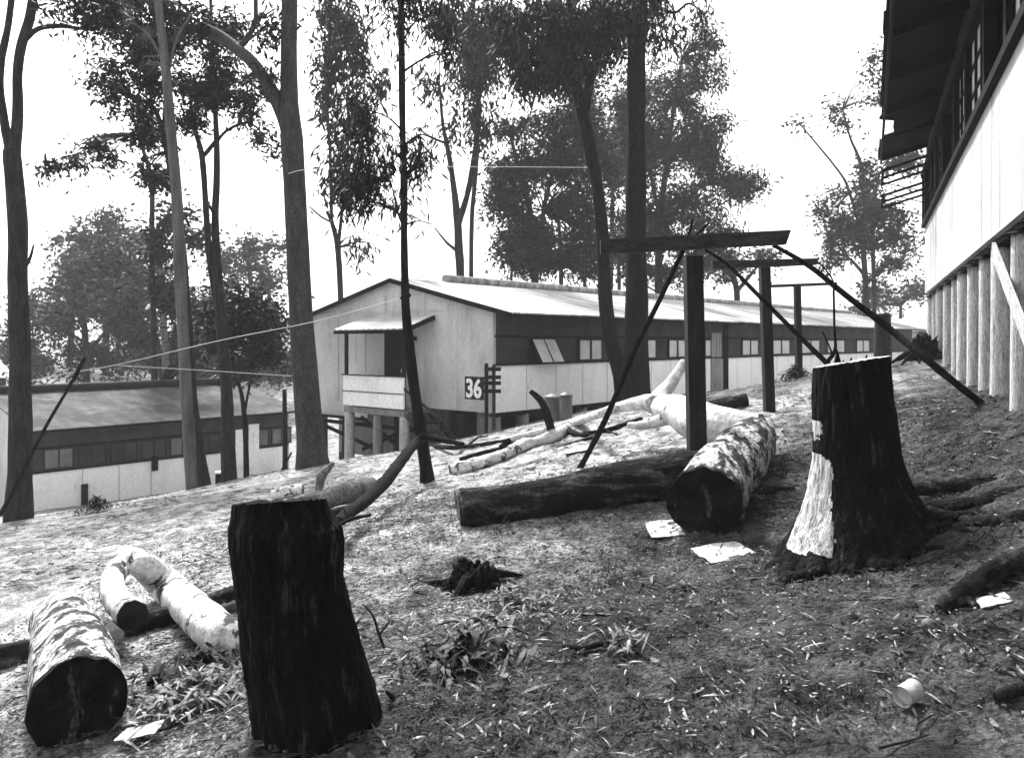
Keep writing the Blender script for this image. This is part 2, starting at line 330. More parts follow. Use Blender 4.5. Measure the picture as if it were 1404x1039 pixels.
for px0, px1, op in ((727,760,1),(793,826,0),(868,900,0),(916,941,0),(955,977,0),(1017,1040,0),(1059,1083,0),(1098,1124,0),(1134,1158,0),(1174,1192,0)):
    a, c = t_at(px0), t_at(px1); f = MB(); p = MB()
    h0, h1 = z(-.53), z(.06); mm = (a+c)/2
    if not op:
        for x0, x1 in ((a,a+.05),(mm-.03,mm+.03),(c-.05,c)): f.box(x0,x1,-.03,.05,h0,h1)
        f.box(a+.05,c-.05,-.028,.05,h0-.03,h0+.03); f.box(a+.05,c-.05,-.028,.05,h1-.03,h1+.03)
        p.box(a+.05,mm-.03,0,.03,h0+.03,h1-.03); p.box(mm+.03,c-.05,0,.03,h0+.03,h1-.03)
    else:
        f.box(a-.06,c+.06,.02,.05,h0,h1)
        for x0, x1 in ((a,a+.04),(mm-.02,mm+.02),(c-.04,c)): f.bar(((x0+x1)/2,-.03,h1),((x0+x1)/2,-.38,h0-.02),x1-x0,.03)
        for k in (0,1): f.bar((a+.02,-.03-.35*k,h1-(h1-h0+.02)*k),(c-.02,-.03-.35*k,h1-(h1-h0+.02)*k),.03,.032)
        f.bar((a+.3,0,h0),(a+.3,-.36,h0),.02,.02)
        for x0, x1 in ((a+.04,mm-.02),(mm+.02,c-.04)):
            p.add([(x0,-.04,h1),(x1,-.04,h1),(x1,-.37,h0),(x0,-.37,h0)],[(0,1,2,3)]); 
    w = f.build('window', M['black'], hutA)
    p.build('pane', M['pane'], w)
tp = t_at(984); b = MB(); b.tube([(tp+.45,-.10,-.05),(tp+.45,-.10,z(.75))],[.09,.09],10,sub=1); b.build('downpipe', M['trim'], hutA, True)
b = MB(); b.box(tp-.55,tp+.22,-.045,-.006,0,z(.3)); b.build('cover_panel', M['pier'], hutA)
# porch: deck, railing, posts, skillion roof, steps
PO = .92
b = MB(); b.box(-PO,-.06,2.28,4.75,-.18,-.03); porch = b.build('porch', M['pier'], hutA)
b = MB(); b.box(-PO-.03,-PO+.02,2.28,4.75,0.02,z(-.92)); b.box(-PO+.02,-.1,4.72,4.76,0.02,z(-.92)); b.build('railing', M['white'], porch)
b = MB(); b.box(-PO-.045,-PO-.03,2.26,4.78,z(-1.36),z(-1.335)); b.box(-PO-.06,-PO+.03,2.26,4.8,z(-.92),z(-.89)); b.build('rail_cap', M['beam'], porch)
for s in (2.36,4.72):
    b = MB(); b.box(-PO+.021,-PO+.10,s-.04,s+.04,0,z(.28)); b.build('post', M['timber'], porch)
b = MB(); n = 24; vs = []
for i in range(n+1):
    s = 2.05+(5.0-2.05)*i/n; w = .012*(1 if i%2 else -1); vs += [(-.06,s,z(.68)+w),(-PO-.22,s,z(.32)+w)]
b.add(vs,[(2*i,2*i+1,2*i+3,2*i+2) for i in range(n)]); b.build('porch_roof', M['gable'], porch)
b = MB(); b.bar((-.08,2.06,z(.62)),(-PO-.2,2.06,z(.26)),.04,.12); b.box(-PO-.2,-PO-.15,2.1,4.95,z(.2),z(.29)); b.build('fascia', M['trim'], porch)
b = MB()
for k in range(4): b.box(-PO+.05,-.12,2.26-(k+1)*.27,2.24-k*.27,-.14-k*.2,-.10-k*.2)
b.bar((-PO+.04,2.2,-.12),(-PO+.04,1.0,-.95),.05,.18); b.bar((-.11,2.2,-.12),(-.11,1.0,-.95),.05,.18); b.build('steps', M['beam'], porch)
b = MB(); b.box(-PO,-PO+.04,1.0,1.06,-1.0,-.1); b.bar((-PO,1.03,-.12),(-PO,2.3,.55),.04,.06); b.build('handrail', M['beam'], porch)
b = MB(); b.box(-.085,-.061,3.2,4.05,.0,z(.22)); d = b.build('door', M['trim'], hutA)
b = MB(); b.box(-.11,-.086,3.3,3.34,.9,1.0); b.build('handle', M['tin'], d)
b = MB(); b.box(-.11,-.061,2.75,2.9,z(.02),z(.13)); b.build('meter_box', M['trim'], hutA)
def pier(parent, x, y, top, r, m='pier', nm='pier'):
    wp = parent.matrix_basis @ Vector((x,y,0)); g = gh(wp.x,wp.y)-parent.location.z
    b = MB(); b.tube([(x,y,g-.3),(x,y,g*.5+top*.5),(x,y,top)],[r*1.12,r*1.03,r],12,sub=3,amp=.05,nf=5,seed=x); b.build(nm, M[m], parent, True)
bpy.context.view_layer.update()
for s in (2.4,4.66): pier(hutA,-PO+.12,s,-.18,.135,'pole_white')
pier(hutA,-PO+.15,3.5,-.18,.13,'pier')
for t in (.15,1.25,2.5,3.8,5.1,6.5,8,9.5): pier(hutA,t,.18,-.1,.17)
for s in (1.3,3.7,6.0,7.2): pier(hutA,.15,s,-.1,.15,'bark_mid')
for t, s in ((2.5,2.6),(5,3.5),(2.6,5.5)): pier(hutA,t,s,-.1,.16,'bark_mid')
b = MB(); b.add([(.9,2.2,-.1),(.9,W_,-.1),(.9,W_,-1.7),(.9,2.2,-1.7)],[(0,1,2,3)]); b.build('skirting', M['pier'], hutA); b = MB(); b.box(.5,LN,2.0,2.05,-.9,-.1); b.build('skirting', M['panel'], hutA)
b = MB(); b.bar((-.45,4.6,-.35),(-.45,2.5,-1.25),.05,.1); b.bar((-.40,2.6,-.5),(-.40,4.6,-1.25),.05,.1); b.bar((-.6,7.2,-.42),(-.1,4.2,-1.3),.05,.1); b.box(-.5,-.42,2.4,7.2,-.6,-.5); b.build('brace', M['trim'], hutA)
b = MB(); b.box(.3,.36,.35,.9,-.75,-.05); b.build('access_panel', M['pier'], hutA); b = MB(); b.box(4.6,5.0,.1,.16,-.4,-.05); b.build('access_panel', M['pier'], hutA)

# left hut in the hollow
hutB = thing('barracks_hut', (-14.4,24,-5.06), 'low hut in the hollow at left with leaf-strewn dull roof', 'hut', rz=ang, local=True)
LZ = 5.06; LB = 8.9
b = MB(); b.box(0,LB,0,.08,-.4,z(-3.95)); b.build('lower_wall', M['white'], hutB)
b = MB(); b.box(0,LB,.02,.09,z(-3.95),z(-2.5)); b.build('upper_wall', M['upper'], hutB)  # eave shade on this wall is put into the dark sheet colour
b = MB(); b.prism([(0,-.6),(W_,-.6),(W_,z(-2.5)),(W_/2,z(-1.75)),(0,z(-2.5))],0,-.06,0); b.build('gable_wall', M['gable'], hutB)
b = MB(); b.prism([(0,-.6),(W_,-.6),(W_,z(-2.5)),(W_/2,z(-1.75)),(0,z(-2.5))],0,LB,LB+.06); b.build('gable_wall', M['gable'], hutB)
b = MB(); roof(b,-.2,LB+.25,0,W_,z(-2.5),z(-1.72),.6,jag=1,amp=.006); b.build('roof', M['iron_old'], hutB)
b = MB(); b.tube([(.1,W_/2,z(-1.62)),(LB+.1,W_/2,z(-1.62))],[.15,.15],8,sub=10,amp=.1,nf=2); b.build('ridge_vent', M['iron_under'], hutB, True)
b = MB(); b.box(0,LB,-.04,0,z(-3.98),z(-3.92)); b.box(0,LB,-.03,.02,z(-3.25),z(-3.2)); b.box(-.2,LB+.2,-.56,-.53,z(-2.70),z(-2.62)); b.build('band_rail', M['trim'], hutB)
for a in np.arange(.35,8.2,.98):
    f = MB(); p = MB(); c = a+.86; mm=(a+c)/2
    for x0,x1 in ((a,a+.04),(mm-.02,mm+.02),(c-.04,c)): f.box(x0,x1,-.02,.02,z(-3.9),z(-3.27))
    f.box(a+.04,c-.04,-.018,.02,z(-3.9),z(-3.86)); f.box(a+.04,c-.04,-.018,.02,z(-3.31),z(-3.27))
    p.box(a+.04,mm-.02,-.005,.019,z(-3.86),z(-3.31)); p.box(mm+.02,c-.04,-.005,.019,z(-3.86),z(-3.31))
    w = f.build('window', M['black'], hutB); p.build('pane', M['upper' if int(a*10)%3 else 'pane_dark'], w)
tB = lambda px: t_at(px,(-14.4,24))
b = MB(); b.box(tB(322),tB(334),-.055,-.041,.5,z(-3.2)); b.build('shutter', M['white'], hutB)
b = MB(); b.box(tB(340),tB(354),-.055,-.041,.1,z(-3.05)); b.build('door', M['white'], hutB)
for px_ in (113,163,207): 
    b = MB(); t_=tB(px_); b.box(t_-.015,t_+.015,-.012,0,-.3,z(-4.0)); b.build('cover_strip', M['gable'], hutB)
b = MB(); t_=tB(115); b.box(t_-.09,t_+.09,-.1,-.02,-.3,.6); b.build('wall_pipe', M['trim'], hutB); b = MB(); t_=tB(211); b.box(t_-.1,t_+.1,-.1,-.041,.75,1.25); b.build('wall_pipe', M['trim'], hutB)
# far white hut beyond the right end
o = P(1212,468,56); hutC = thing('distant_hut', (o.x,o.y,-1.2), 'small distant white hut seen between the long hut and the raised building', 'hut', rz=ang-.5, local=True)
LZ = 1.2
b = MB(); b.box(0,8,0,.1,-.6,1.0); b.box(-.1,0,0,5,-.6,2.1); b.build('wall', M['white'], hutC)
b = MB(); b.box(0,8,.0,.1,1.0,2.1); b.build('upper_wall', M['panel'], hutC)
b = MB(); roof(b,-.3,8.2,0,5,2.1,2.9,.6,step=.4); b.build('roof', M['iron'], hutC)
for x in (.8,2.4,4.2,6): 
    b = MB(); b.box(x,x+.7,-.03,.0,1.1,1.8); b.build('window', M['pane'], hutC)
o = P(-125,505,42); hutD = thing('distant_hut', (o.x,o.y,gh(o.x,o.y)), 'pale distant hut at the far left edge behind the forked gum', 'hut', rz=ang, local=True)
zz = o.z-gh(o.x,o.y)
b = MB(); b.box(0,4.5,0,5,-.5,zz-.4); b.build('wall', M['panel'], hutD)
b = MB(); roof(b,-.3,4.8,0,5,zz-.4,zz+.5,.6,step=.4); b.build('roof', M['iron'], hutD)

# ------------------------------------------------------------ raised building on poles at right
aR = math.atan2(.9141,.4055); rb = thing('raised_building', (1.158,0,0), 'tall white sheeted building raised on round poles at right with deep dark eaves', 'building', rz=aR, local=True)
T0, T1 = 1.0, 17.8       # local x along the wall, y outwards (left) positive
Hb, Hs, Ht, Hw, He = .97, 2.35, 3.3, 3.98, 3.78
b = MB(); b.box(T0,T1,-.06,0,Hb,Hs-.03); b.box(T1-.06,T1,-7,-.06,Hb,Hw); b.box(T0,T0+.06,-7,-.06,Hb,Hw); b.box(T0,T1,-7.06,-7,-1.2,Hw); b.box(T1-.06,T1,-7,-.4,-1.2,Hb-.15); b.build('sheet_wall', M['rightwall'], rb)  # far walls run down to the ground, added to block light under the floor
for t in np.arange(T0+.6,T1,1.22):
    b = MB(); b.box(t-.004,t+.004,0,.003,Hb+.02,Hs-.05); b.build('sheet_joint', M['gable'], rb)
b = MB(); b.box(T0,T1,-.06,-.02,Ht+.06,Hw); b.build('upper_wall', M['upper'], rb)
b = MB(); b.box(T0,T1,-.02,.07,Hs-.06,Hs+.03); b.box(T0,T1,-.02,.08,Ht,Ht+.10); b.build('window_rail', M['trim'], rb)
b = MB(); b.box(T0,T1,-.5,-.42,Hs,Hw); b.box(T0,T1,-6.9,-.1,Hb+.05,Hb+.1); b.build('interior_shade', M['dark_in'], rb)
b = MB(); b.box(T0,T1,-.2,-.0605,Hb-.06,Hb); b.box(T0,T1,-6.9,-6.7,Hb-.14,Hb); b.box(T0,T1,-3.4,-3.2,Hb-.14,Hb-.01)
for t in np.arange(T0+.3,T1,1.05): b.box(t,t+.1,-6.7,-.2,Hb-.12,Hb-.012)
b.build('bearer', M['timber'], rb)
bays = [1.0,2.7,4.4,5.7,7.0,8.3,9.9,11.2,12.9,14.3,15.3,16.9,17.7]
for t in bays:
    b = MB(); b.box(t-.07,t+.07,-.05,.06,Hs+.03,Ht); b.build('window_post', M['trim'], rb)
for i in range(len(bays)-1):
    a, c = bays[i]+.07, bays[i+1]-.07
    if i in (4,7): continue        # black openings
    f = MB(); p = MB(); n = 3 if c-a > 1.1 else 2; y0, y1 = -.02, .02; h0, h1 = Hs+.03, Ht
    xs = [a+(c-a)*k/n for k in range(n+1)]
    if i in (10,):                # awning sashes hinged at the top, swung out
        for hh0, hh1 in ((h0,h0+.47),(h0+.47,h1)):
            ou = .78; dn = .22
            def q(x,k): return (x, .03+ou*k, hh1-.02-dn*k)
            for x in (a,(a+c)/2,c): f.bar(q(x,0),q(x,1),.045,.04)
            f.bar(q(a,1),q(c,1),.045,.04)
            f.bar((a,.04,hh0+.02),q(a,.9),.015,.015); f.bar((c,.04,hh0+.02),q(c,.9),.015,.015)
            p.add([q(a,0),q(c,0),q(c,1),q(a,1)],[(0,1,2,3)])
        f.box(a,c,y0,y1,(h0+h1)/2-.02,(h0+h1)/2+.02)
        w = f.build('window', M['trim'], rb); continue
    for x in xs: f.box(x-.02,x+.02,y0,y1,h0,h1)
    for k in (1,2): f.box(a,c,y0+.005,y1-.005,h0+(h1-h0)*k/3-.012,h0+(h1-h0)*k/3+.012)
    for k in range(n): p.box(xs[k]+.02,xs[k+1]-.02,-.012,-.006,h0,h1)
    w = f.build('window', M['trim'], rb); p.build('pane', M['pane'], w)
# roof
b = MB(); sl = .27
def edge(t):
    e = .876+.05*noise.noise((math.floor(t/.8)*1.37,0,0))
    return e-(.24 if 14.5<t<16.1 else 0)
vs = []; n = int((T1-T0)/.1)
for dz in (0,-.03):
    vs = []
    for i in range(n+1):
        t = T0+(T1-T0)*i/n; w = .012*(1 if i%2 else -1); e = edge(t)
        vs += [(t,e,He+w+dz),(t,-3.5,He+(e+3.5)*sl+w+dz),(t,-7.9,He+w+dz)]
    b.add(vs,[(3*i+k,3*i+3+k,3*i+4+k,3*i+1+k) for i in range(n) for k in (0,1)])
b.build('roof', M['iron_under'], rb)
b = MB()
for t in np.arange(T0+.2,T1,1.8): b.bar((t,.8,He-.09),(t,-.1,He+.14),.05,.1)
b.box(T0,T1,.79,.83,He-.12,He-.03); b.build('rafter', M['iron_under'], rb)
def dY(Y): return Y/.9141
bpy.context.view_layer.update()
for k, Y in enumerate((3.2,4.1,5.0,5.93,6.65,7.62,8.65,9.55,10.5,11.5,12.6,13.8,15.0,16.0)):
    x = dY(Y); pier(rb, x, -.12, Hb-.09, .086+.026*((k*7)%3)/2, 'pole_white', 'pole')
    b = MB(); b.tube([(x,-.12,Hb-.09),(x,-.12,Hb-.062)],[.17,.10],12,sub=1); b.build('termite_cap', M['trim'], rb)
for Y in (4,7,10,13,15.8): pier(rb, dY(Y), -3.3, Hb-.15, .1, 'pole_white', 'pole')
b = MB(); x = dY(7.4); b.bar((x,-.0,Hb-.12),(dY(5.2),.02,-.25),.03,.13); b.build('brace', M['pole_white'], rb)

# ------------------------------------------------------------ sign 36, bins
Y = 18.9
root = thing('number_sign', (P(670,590,Y).x, Y, gh(P(670,590,Y).x,Y)), 'black board with white number 36 on a dark post at the hut corner', 'sign')
gd = Vector((-.757,.653,0)); nn_ = Vector((-.653,-.757,0))
c0 = P(651,532,Y)
b = MB(); w2, h2 = .30, .27
vs = [c0+gd*(w2*i)+Vector((0,0,h2*j))+nn_*k for k in (0,.03) for i,j in ((-1,-1),(1,-1),(1,1),(-1,1))]
b.add(vs,[(0,1,2,3),(7,6,5,4),(0,4,5,1),(1,5,6,2),(2,6,7,3),(3,7,4,0)]); board = b.build('board', M['black'], root)
cu = bpy.data.curves.new('numerals','FONT'); cu.body = '36'; cu.size = .60; cu.align_x='CENTER'; cu.align_y='CENTER'; cu.offset = .018; cu.extrude = .004
to = bpy.data.objects.new('numerals_tmp', cu); C.objects.link(to); bpy.context.view_layer.update()
me = bpy.data.meshes.new_from_object(to.evaluated_get(bpy.context.evaluated_depsgraph_get())); bpy.data.objects.remove(to)
me.materials.clear(); me.materials.append(M['paint'])
rt = -gd; xs = [v.co.x for v in me.vertices]; ys=[v.co.y for v in me.vertices]; mx_, my_ = (max(xs)+min(xs))/2, (max(ys)+min(ys))/2
for v in me.vertices:
    q = c0+rt*((v.co.x-mx_)*.86)+Vector((0,0,(v.co.y-my_)))+nn_*(.037+v.co.z); v.co = q-ORG[root.name]
to = bpy.data.objects.new('numerals', me); C.objects.link(to); to.parent = board
b = MB(); p = P(667,590,Y); p2 = P(677,590,Y)
b.box(p.x-.045,p.x+.045,Y-.05,Y+.04,gh(p.x,Y)-.2,P(0,498,Y).z); b.build('post', M['timber'], root)
b = MB(); b.box(p2.x-.04,p2.x+.04,Y-.02,Y+.06,gh(p2.x,Y)-.2,P(0,500,Y).z); b.build('post', M['beam'], root)
for py_ in (506,517,525,536):
    b = MB(); q = P(664,py_,Y); q2 = P(687,py_,Y); b.box(q.x,q2.x,Y-.08,Y-.051,q.z-.045,q.z+.045); b.build('slat', M['timber'], root)
def bin_(px, py, h, r, label):
    p = GP(px, py); p.y = min(p.y, 20.6); p.x = (px-CX)/F*p.y; p.z = gh(p.x,p.y)
    root = thing('rubbish_bin', p, label, 'bin', 'bins beside the hut')
    b = MB(); pts = [(p.x,p.y,p.z+h*k/10) for k in range(11)]; b.tube(pts,[r*(1 if k%2 else .96) for k in range(11)],20,sub=1); b.build('body', M['bin'], root, True)
    b = MB(); b.tube([(p.x,p.y,p.z+h),(p.x,p.y,p.z+h+.04),(p.x,p.y,p.z+h+.09)],[r*1.08,r*1.05,r*.3],20,sub=1); b.build('lid', M['bin'], root)
bin_(758,578,.48,.17,'round metal bin with domed lid beside the long hut wall, left of the pair')
bin_(776,575,.46,.13,'slimmer round metal bin right of the domed-lid bin at the hut wall')

# ------------------------------------------------------------ T clothes-line posts
def tpost(bx, by, Y, top, l, r, wpx, label):
    p = P(bx,by,Y); root = thing('clothes_line_post', (p.x,Y,gh(p.x,Y)), label, 'post', 'T-shaped clothes line posts')
    t = P(top[0],top[1],Y); w = wpx*Y/F
    b = MB(); b.bar((p.x,Y,gh(p.x,Y)-.3), (t.x,Y,t.z), w, w, up=(0,1,0)); b.build('post', M['timber'], root)
    a, c = P(l[0],l[1],Y-w*.5-.03), P(r[0],r[1],Y-w*.5-.06)
    a.y -= .10; c.y += .0
    th = l[2]*Y/F; th2 = r[2]*Y/F
    d = (c-a).normalized(); b = MB()
    nrm = Vector((0,-1,0)); up = Vector((0,0,1)); dep = .055
    vs = []
    for q, h, ch in ((a,th,0),(c,th2,.35)):
        for k in (0,1):
            vs += [q+nrm*(dep*k)+up*(h*.5)+d*0, q+nrm*(dep*k)-up*(h*.5)-d*(h*ch)]
    b.add(vs,[(0,1,3,2),(4,6,7,5),(0,4,5,1),(2,3,7,6),(0,2,6,4),(1,5,7,3)]); cb = b.build('crossbar', M['beam'], root)
    b = MB()
    for k in (.04,.95):
        q = a.lerp(c,k)-up*th*.1+nrm*(dep); b.tube([q-nrm*.01,q+nrm*.015],[.012,.012],8,sub=1)
    b.build('bolt', M['black'], cb)
    return root, a, c
T_1 = tpost(957,640,7.4,(950,352),(821,341,19),(1082,326,19),23,'tallest T-shaped dark timber clothes line post, nearest, standing among the logs')
T_2 = tpost(1056,567,10.9,(1048,367),(973,365,11),(1121,359,9),13,'middle T-shaped dark timber clothes line post')
T_3 = tpost(1096,524,16.8,(1093,392),(1055,393,4),(1147,389,4),8,'farthest and smallest T-shaped timber clothes line post')

def stick(name, label, cat, pts, mt='bark_dark', group=None, seg=7, fork=None, amp=.15):
    """pts: (px,py,Y,width px)"""
    w = [P(a,b_,Y) for a,b_,Y,_ in pts]; org = w[0]
    root = thing(name, org, label, cat, group)
    b = MB(); b.tube(w,[wp*Y/F/2 for _,_,Y,wp in pts],seg,amp=amp,nf=8,sub=4)
    b.build('shaft', M[mt], root, True)
    if fork:
        b = MB()
        for fk in fork:
            b.tube([P(x,y,Y) for x,y,Y,_ in fk],[wp*Y/F/2 for _,_,Y,wp in fk],6,amp=.1,nf=8,sub=3)
        b.build('fork', M[mt], root, True)
    return root
g1 = G(796,641)
stick('clothes_prop','thin dark forked clothes prop leaning up left against the nearest T-shaped post','clothes prop',[(795,642,g1,9),(830,575,8.0,8),(870,480,7.7,8),(905,410,7.5,7),(935,346,7.30,6)],group='clothes props',fork=[[(935,346,7.3,5),(945,320,7.25,4),(950,300,7.2,3)],[(935,346,7.3,5),(955,322,7.2,4),(972,306,7.15,3)]])
stick('clothes_prop','clothes prop slanting down right from the nearest T-shaped post past the middle post','clothes prop',[(1136,500,10.2,8),(1090,455,9.6,7),(1040,405,8.8,6),(1000,365,8.0,5),(968,343,7.55,4)],group='clothes props')
gb = G(1343,552)
stick('clothes_prop','longest dark clothes prop, leaning from the pole row up to the nearest crossbar','clothes prop',[(1345,552,gb,10),(1310,525,gb*.98,10),(1265,488,gb*.99,11),(1215,447,7.6,10),(1160,405,7.5,8),(1110,365,7.45,7),(1060,336,7.42,5)],group='clothes props')
stick('bare_sapling','thin crooked bare sapling rising behind the tall right stump','sapling',[(1140,520,6.3,6),(1133,500,6.3,6),(1145,480,6.3,5),(1144,450,6.3,3),(1143,400,6.3,3),(1142,385,6.3,2),(1132,370,6.3,2),(1120,358,6.3,2)],fork=[[(1143,490,6.3,3),(1135,470,6.3,2),(1128,455,6.3,2)]])
gA = G(8,700)
stick('clothes_prop','dark clothes prop with a thick tip leaning beside the far left gum','clothes prop',[(0,706,12,6),(25,660,12,5),(60,590,12,4.5),(95,530,12,4),(107,508,12,6),(117,490,12,4)],group='clothes props')
Y = 20; 
stick('fence_post','thin dark post beside the pale chopping block at the end of the low hut','post',[(391,655,Y,8),(391,600,Y,7),(390,534,Y,6)],'timber',fork=[[(380,655,Y,3),(400,620,Y,3)]])

# wires
def wire(pts, label, r=.006):
    b = MB(); w = [P(*p) for p in pts]; b.tube(w,[r]*len(w),5,sub=6); tag(b.build('wire', M['wire'], org=w[0]), label, 'wire', None)
wire([(22,527,14),(90,512,14.5),(160,500,15),(300,467,13.5),(430,441,12.5),(548,409,11)],'pale wire from the far left gum up to the thin dark pole tree',.007)
wire([(162,501,15),(300,509,16.5),(424,517,17)],'slack pale wire running to the thick gum trunk above the low hut',.007)
wire([(396,238,16.7),(430,232,16),(555,229,17),(700,229,19),(818,230,20.8)],'high pale wire strung between the thick forked gum and the leaning dark tree',.008)
b = MB(); a = P(556,404,10.9)
b.tube([P(549,409,10.95),P(556,402,10.85),P(563,405,10.95),P(557,409,11.1),P(549,409,10.95)],[.012]*5,6,sub=3); tag(b.build('wire', M['trim'], org=a),'dark wire knot wrapped round the thin dark pole tree','wire')

# ------------------------------------------------------------ logs
def ydepth(px, py, r): return G(px, py+.85*r)
def log(name, label, stems, m, ends=(), cat='log', group=None, seg=20, amp=.10, lm=None, nf=None):
    """stems: lists of (px,py,radius px[,Y])"""
    S = []
    for st in stems:
        S.append([(a[0],a[1],a[2], a[3] if len(a) > 3 else ydepth(a[0],a[1],a[2])) for a in st])
    q = S[0][0]; org = P(q[0],q[1],q[3]); root = thing(name, org, label, cat, group)
    for i, st in enumerate(S):
        pts = [P(a[0],a[1],a[3]) for a in st]; rad = [a[2]*a[3]/F for a in st]
        sg_ = (seg+12) if rad[0] > .05 else 8
        b = MB(); b.tube(pts, rad, (seg+12) if rad[0] > .05 else 8, amp=amp*.75, nf=nf or .8/max(rad), sub=12, seed=i+len(label), ridge=.09, cap0=not any(e_[0]==i and e_[1]==0 for e_ in ends), cap=not any(e_[0]==i and e_[1]==1 for e_ in ends))
        rims = (b.v[:sg_], b.v[-sg_:])
        b.build('trunk' if i == 0 else 'limb', M[m if i == 0 or not lm else lm], root, True)
        for (si, which, mm, tilt) in ends:
            if si != i: continue
            p, nx_, r = (pts[0], pts[1], rad[0]) if which == 0 else (pts[-1], pts[-2], rad[-1])
            d = (p-nx_).normalized(); u = d.cross(Vector((0,0,1))).normalized(); w = u.cross(d)
            rim = [Vector(v) for v in rims[which]]; n = len(rim); cc_ = sum(rim, Vector())/n; vs = [cc_+d*.02]
            for ring, (k, off) in enumerate(((.2,.022),(.4,.02),(.6,.016),(.8,.012),(.99,.005),(1.005,-.02))):
                for j in range(n):
                    e = rim[j]-cc_; a = math.atan2(e.dot(w), e.dot(u))
                    vs.append(cc_+e*k+d*(off+tilt*k*math.sin(a+.8)*r*(k<1)+.02*r/.2*noise.noise(e*14+p)+.03*r*noise.noise(e*40+p)))
            fs = [(0,1+j,1+(j+1)%n) for j in range(n)]
            for rr in range(5): fs += [(1+rr*n+j,1+(rr+1)*n+j,1+(rr+1)*n+(j+1)%n,1+rr*n+(j+1)%n) for j in range(n)]
            cb = MB(); cb.add(vs, fs); cb.build('cut_end', M[mm], root, False)
    return root
log('charred_log','long charred black log lying across the slope behind the nearest T-shaped post',[[(630,698,27),(700,690,27),(780,678,28),(860,662,30),(950,650,31),(990,645,30)]],'char_log',[(0,0,'cut_grey',.15)],amp=.12)
log('patchy_log','thick log with peeling black and white bark, dark cut end toward the camera',[[(967,690,52),(985,660,46),(1005,636,41),(1025,612,35),(1035,600,30)]],'log_patch',[(0,0,'cut_dark',.1)],amp=.12)
log('fallen_white_trunk','smooth white fallen trunk with dark cut end and forked limbs, behind the nearest T-shaped post',
    [[(1040,592,25,7.6),(1000,590,29,7.7),(960,580,30,8.0),(925,562,21,8.6),(905,557,15,9.3),(890,553,11,9.6)],
     [(900,555,15,9.2),(908,540,11,9.4),(918,528,9,9.5),(930,510,7,9.6),(938,497,6,9.7)],
     [(900,553,14,9.3),(880,552,10,9.6),(850,558,7,9.9),(820,568,6,10.2),(790,578,6),(750,590,5),(700,602,4)],
     [(925,568,12,8.5),(900,578,8,8.8),(878,583,6,9.0),(862,583,4,9.1)]],'log_white',[(0,0,'cut_black',.35)],amp=.08)
log('short_log','short dark log lying behind the white fallen trunk',[[(968,558,8),(995,553,9),(1024,548,9)]],'char_log',[(0,1,'cut_dark',0)])
log('curved_log','curved pale log on the bright slope left of the clothes props',[[(618,645,9),(650,637,9),(690,624,8),(718,610,9),(735,606,7),(760,597,9),(778,586,6)],
     [(757,594,6),(750,570,6,12.2),(742,550,5,12.2),(727,536,3,12.2)],[(776,588,5),(790,595,4),(806,597,3)]],'log_pale',[(0,0,'cut_grey',.1)],lm='bark_dark',amp=.2)
log('leaning_branch','crooked dark branch leaning from the ground up to the thin pole tree',[[(464,716,8,6.4),(478,703,9,6.8),(505,683,9,7.6),(530,658,9,8.6),(550,632,8,9.7),(566,612,7,10.5),(578,600,6,10.9)],[(578,597,5,10.8),(600,602,4,10.7),(636,609,3,10.6)],[(578,600,4,10.9),(582,588,3,10.9),(581,570,2,10.9)]],'bark_dark',cat='branch',amp=.2)
log('grey_log','short grey log behind the near left stump',[[(400,695,12),(440,685,15),(480,674,15),(508,663,9)]],'log_grey',[(0,1,'cut_dark',.2)])
log('stub_log','small pale round log lying behind the near left stump',[[(372,680,7),(396,674,9),(415,672,8)]],'log_pale',[(0,1,'cut_grey',0)])
log('thin_log','thin dark log under the grey log behind the near left stump',[[(440,708,6),(466,703,8),(490,694,6)]],'bark_dark')
log('upright_offcut','small pale splintered offcut standing behind the near left stump',[[(437,672,5,8.4),(441,652,7,8.4),(452,640,4,8.4),(458,634,2,8.4)]],'log_grey',cat='offcut')
log('thin_branch','thin dark branch lying just above the curved pale log',[[(560,606,2.5),(600,612,3),(640,612,3),(680,606,2.5),(700,603,2)],[(640,612,2),(655,600,1.5),(668,598,1)]],'bark_dark',cat='branch',amp=.2)
log('thin_branch','thin dark forked branch on the slope right of the curved pale log',[[(800,594,2),(830,590,3),(862,580,3.5),(880,574,2.5)],[(830,590,2),(848,596,1.5),(860,598,1)]],'bark_dark',cat='branch',amp=.2)
log('thin_branch','short dark branch beside the foot of the first leaning clothes prop',[[(768,612,1.5),(790,606,2.5),(812,600,2)]],'bark_dark',cat='branch',amp=.2)
log('thin_branch','thin dark branches tangled in front of the grey log',[[(455,724,2,6.2),(480,712,3,6.5),(508,706,2,6.8)],[(480,712,2,6.5),(470,695,1.5,6.6)]],'bark_dark',cat='branch',amp=.2)
log('grey_branch','thin grey branch lying on the slope between the hut steps and the curved log',[[(630,630,3),(660,622,4),(690,615,4),(720,603,4)]],'bark_dark',cat='branch')
log('forked_white_log','smooth white forked log at left with a split crotch and cut ends',
    [[(326,893,31,4.35),(300,868,28),(262,833,25),(225,800,22),(198,776,18,5.35),(180,765,15,5.5),(168,758,10,5.6)],
     [(186,770,14,5.4),(166,776,15,5.35),(154,798,15,5.1),(160,822,17,4.85),(182,843,20,4.5)]],'log_pale',[(0,0,'cut_black',.15),(1,1,'cut_black',0)],amp=.07)
log('bark_log','thick rough-barked log at bottom left with pale patches, dark cut end toward the camera',[[(106,962,63,3.35),(100,915,56,3.75),(92,872,45,4.3),(84,848,38,4.8)]],'log_patch',[(0,0,'cut_dark',.1)],amp=.14)
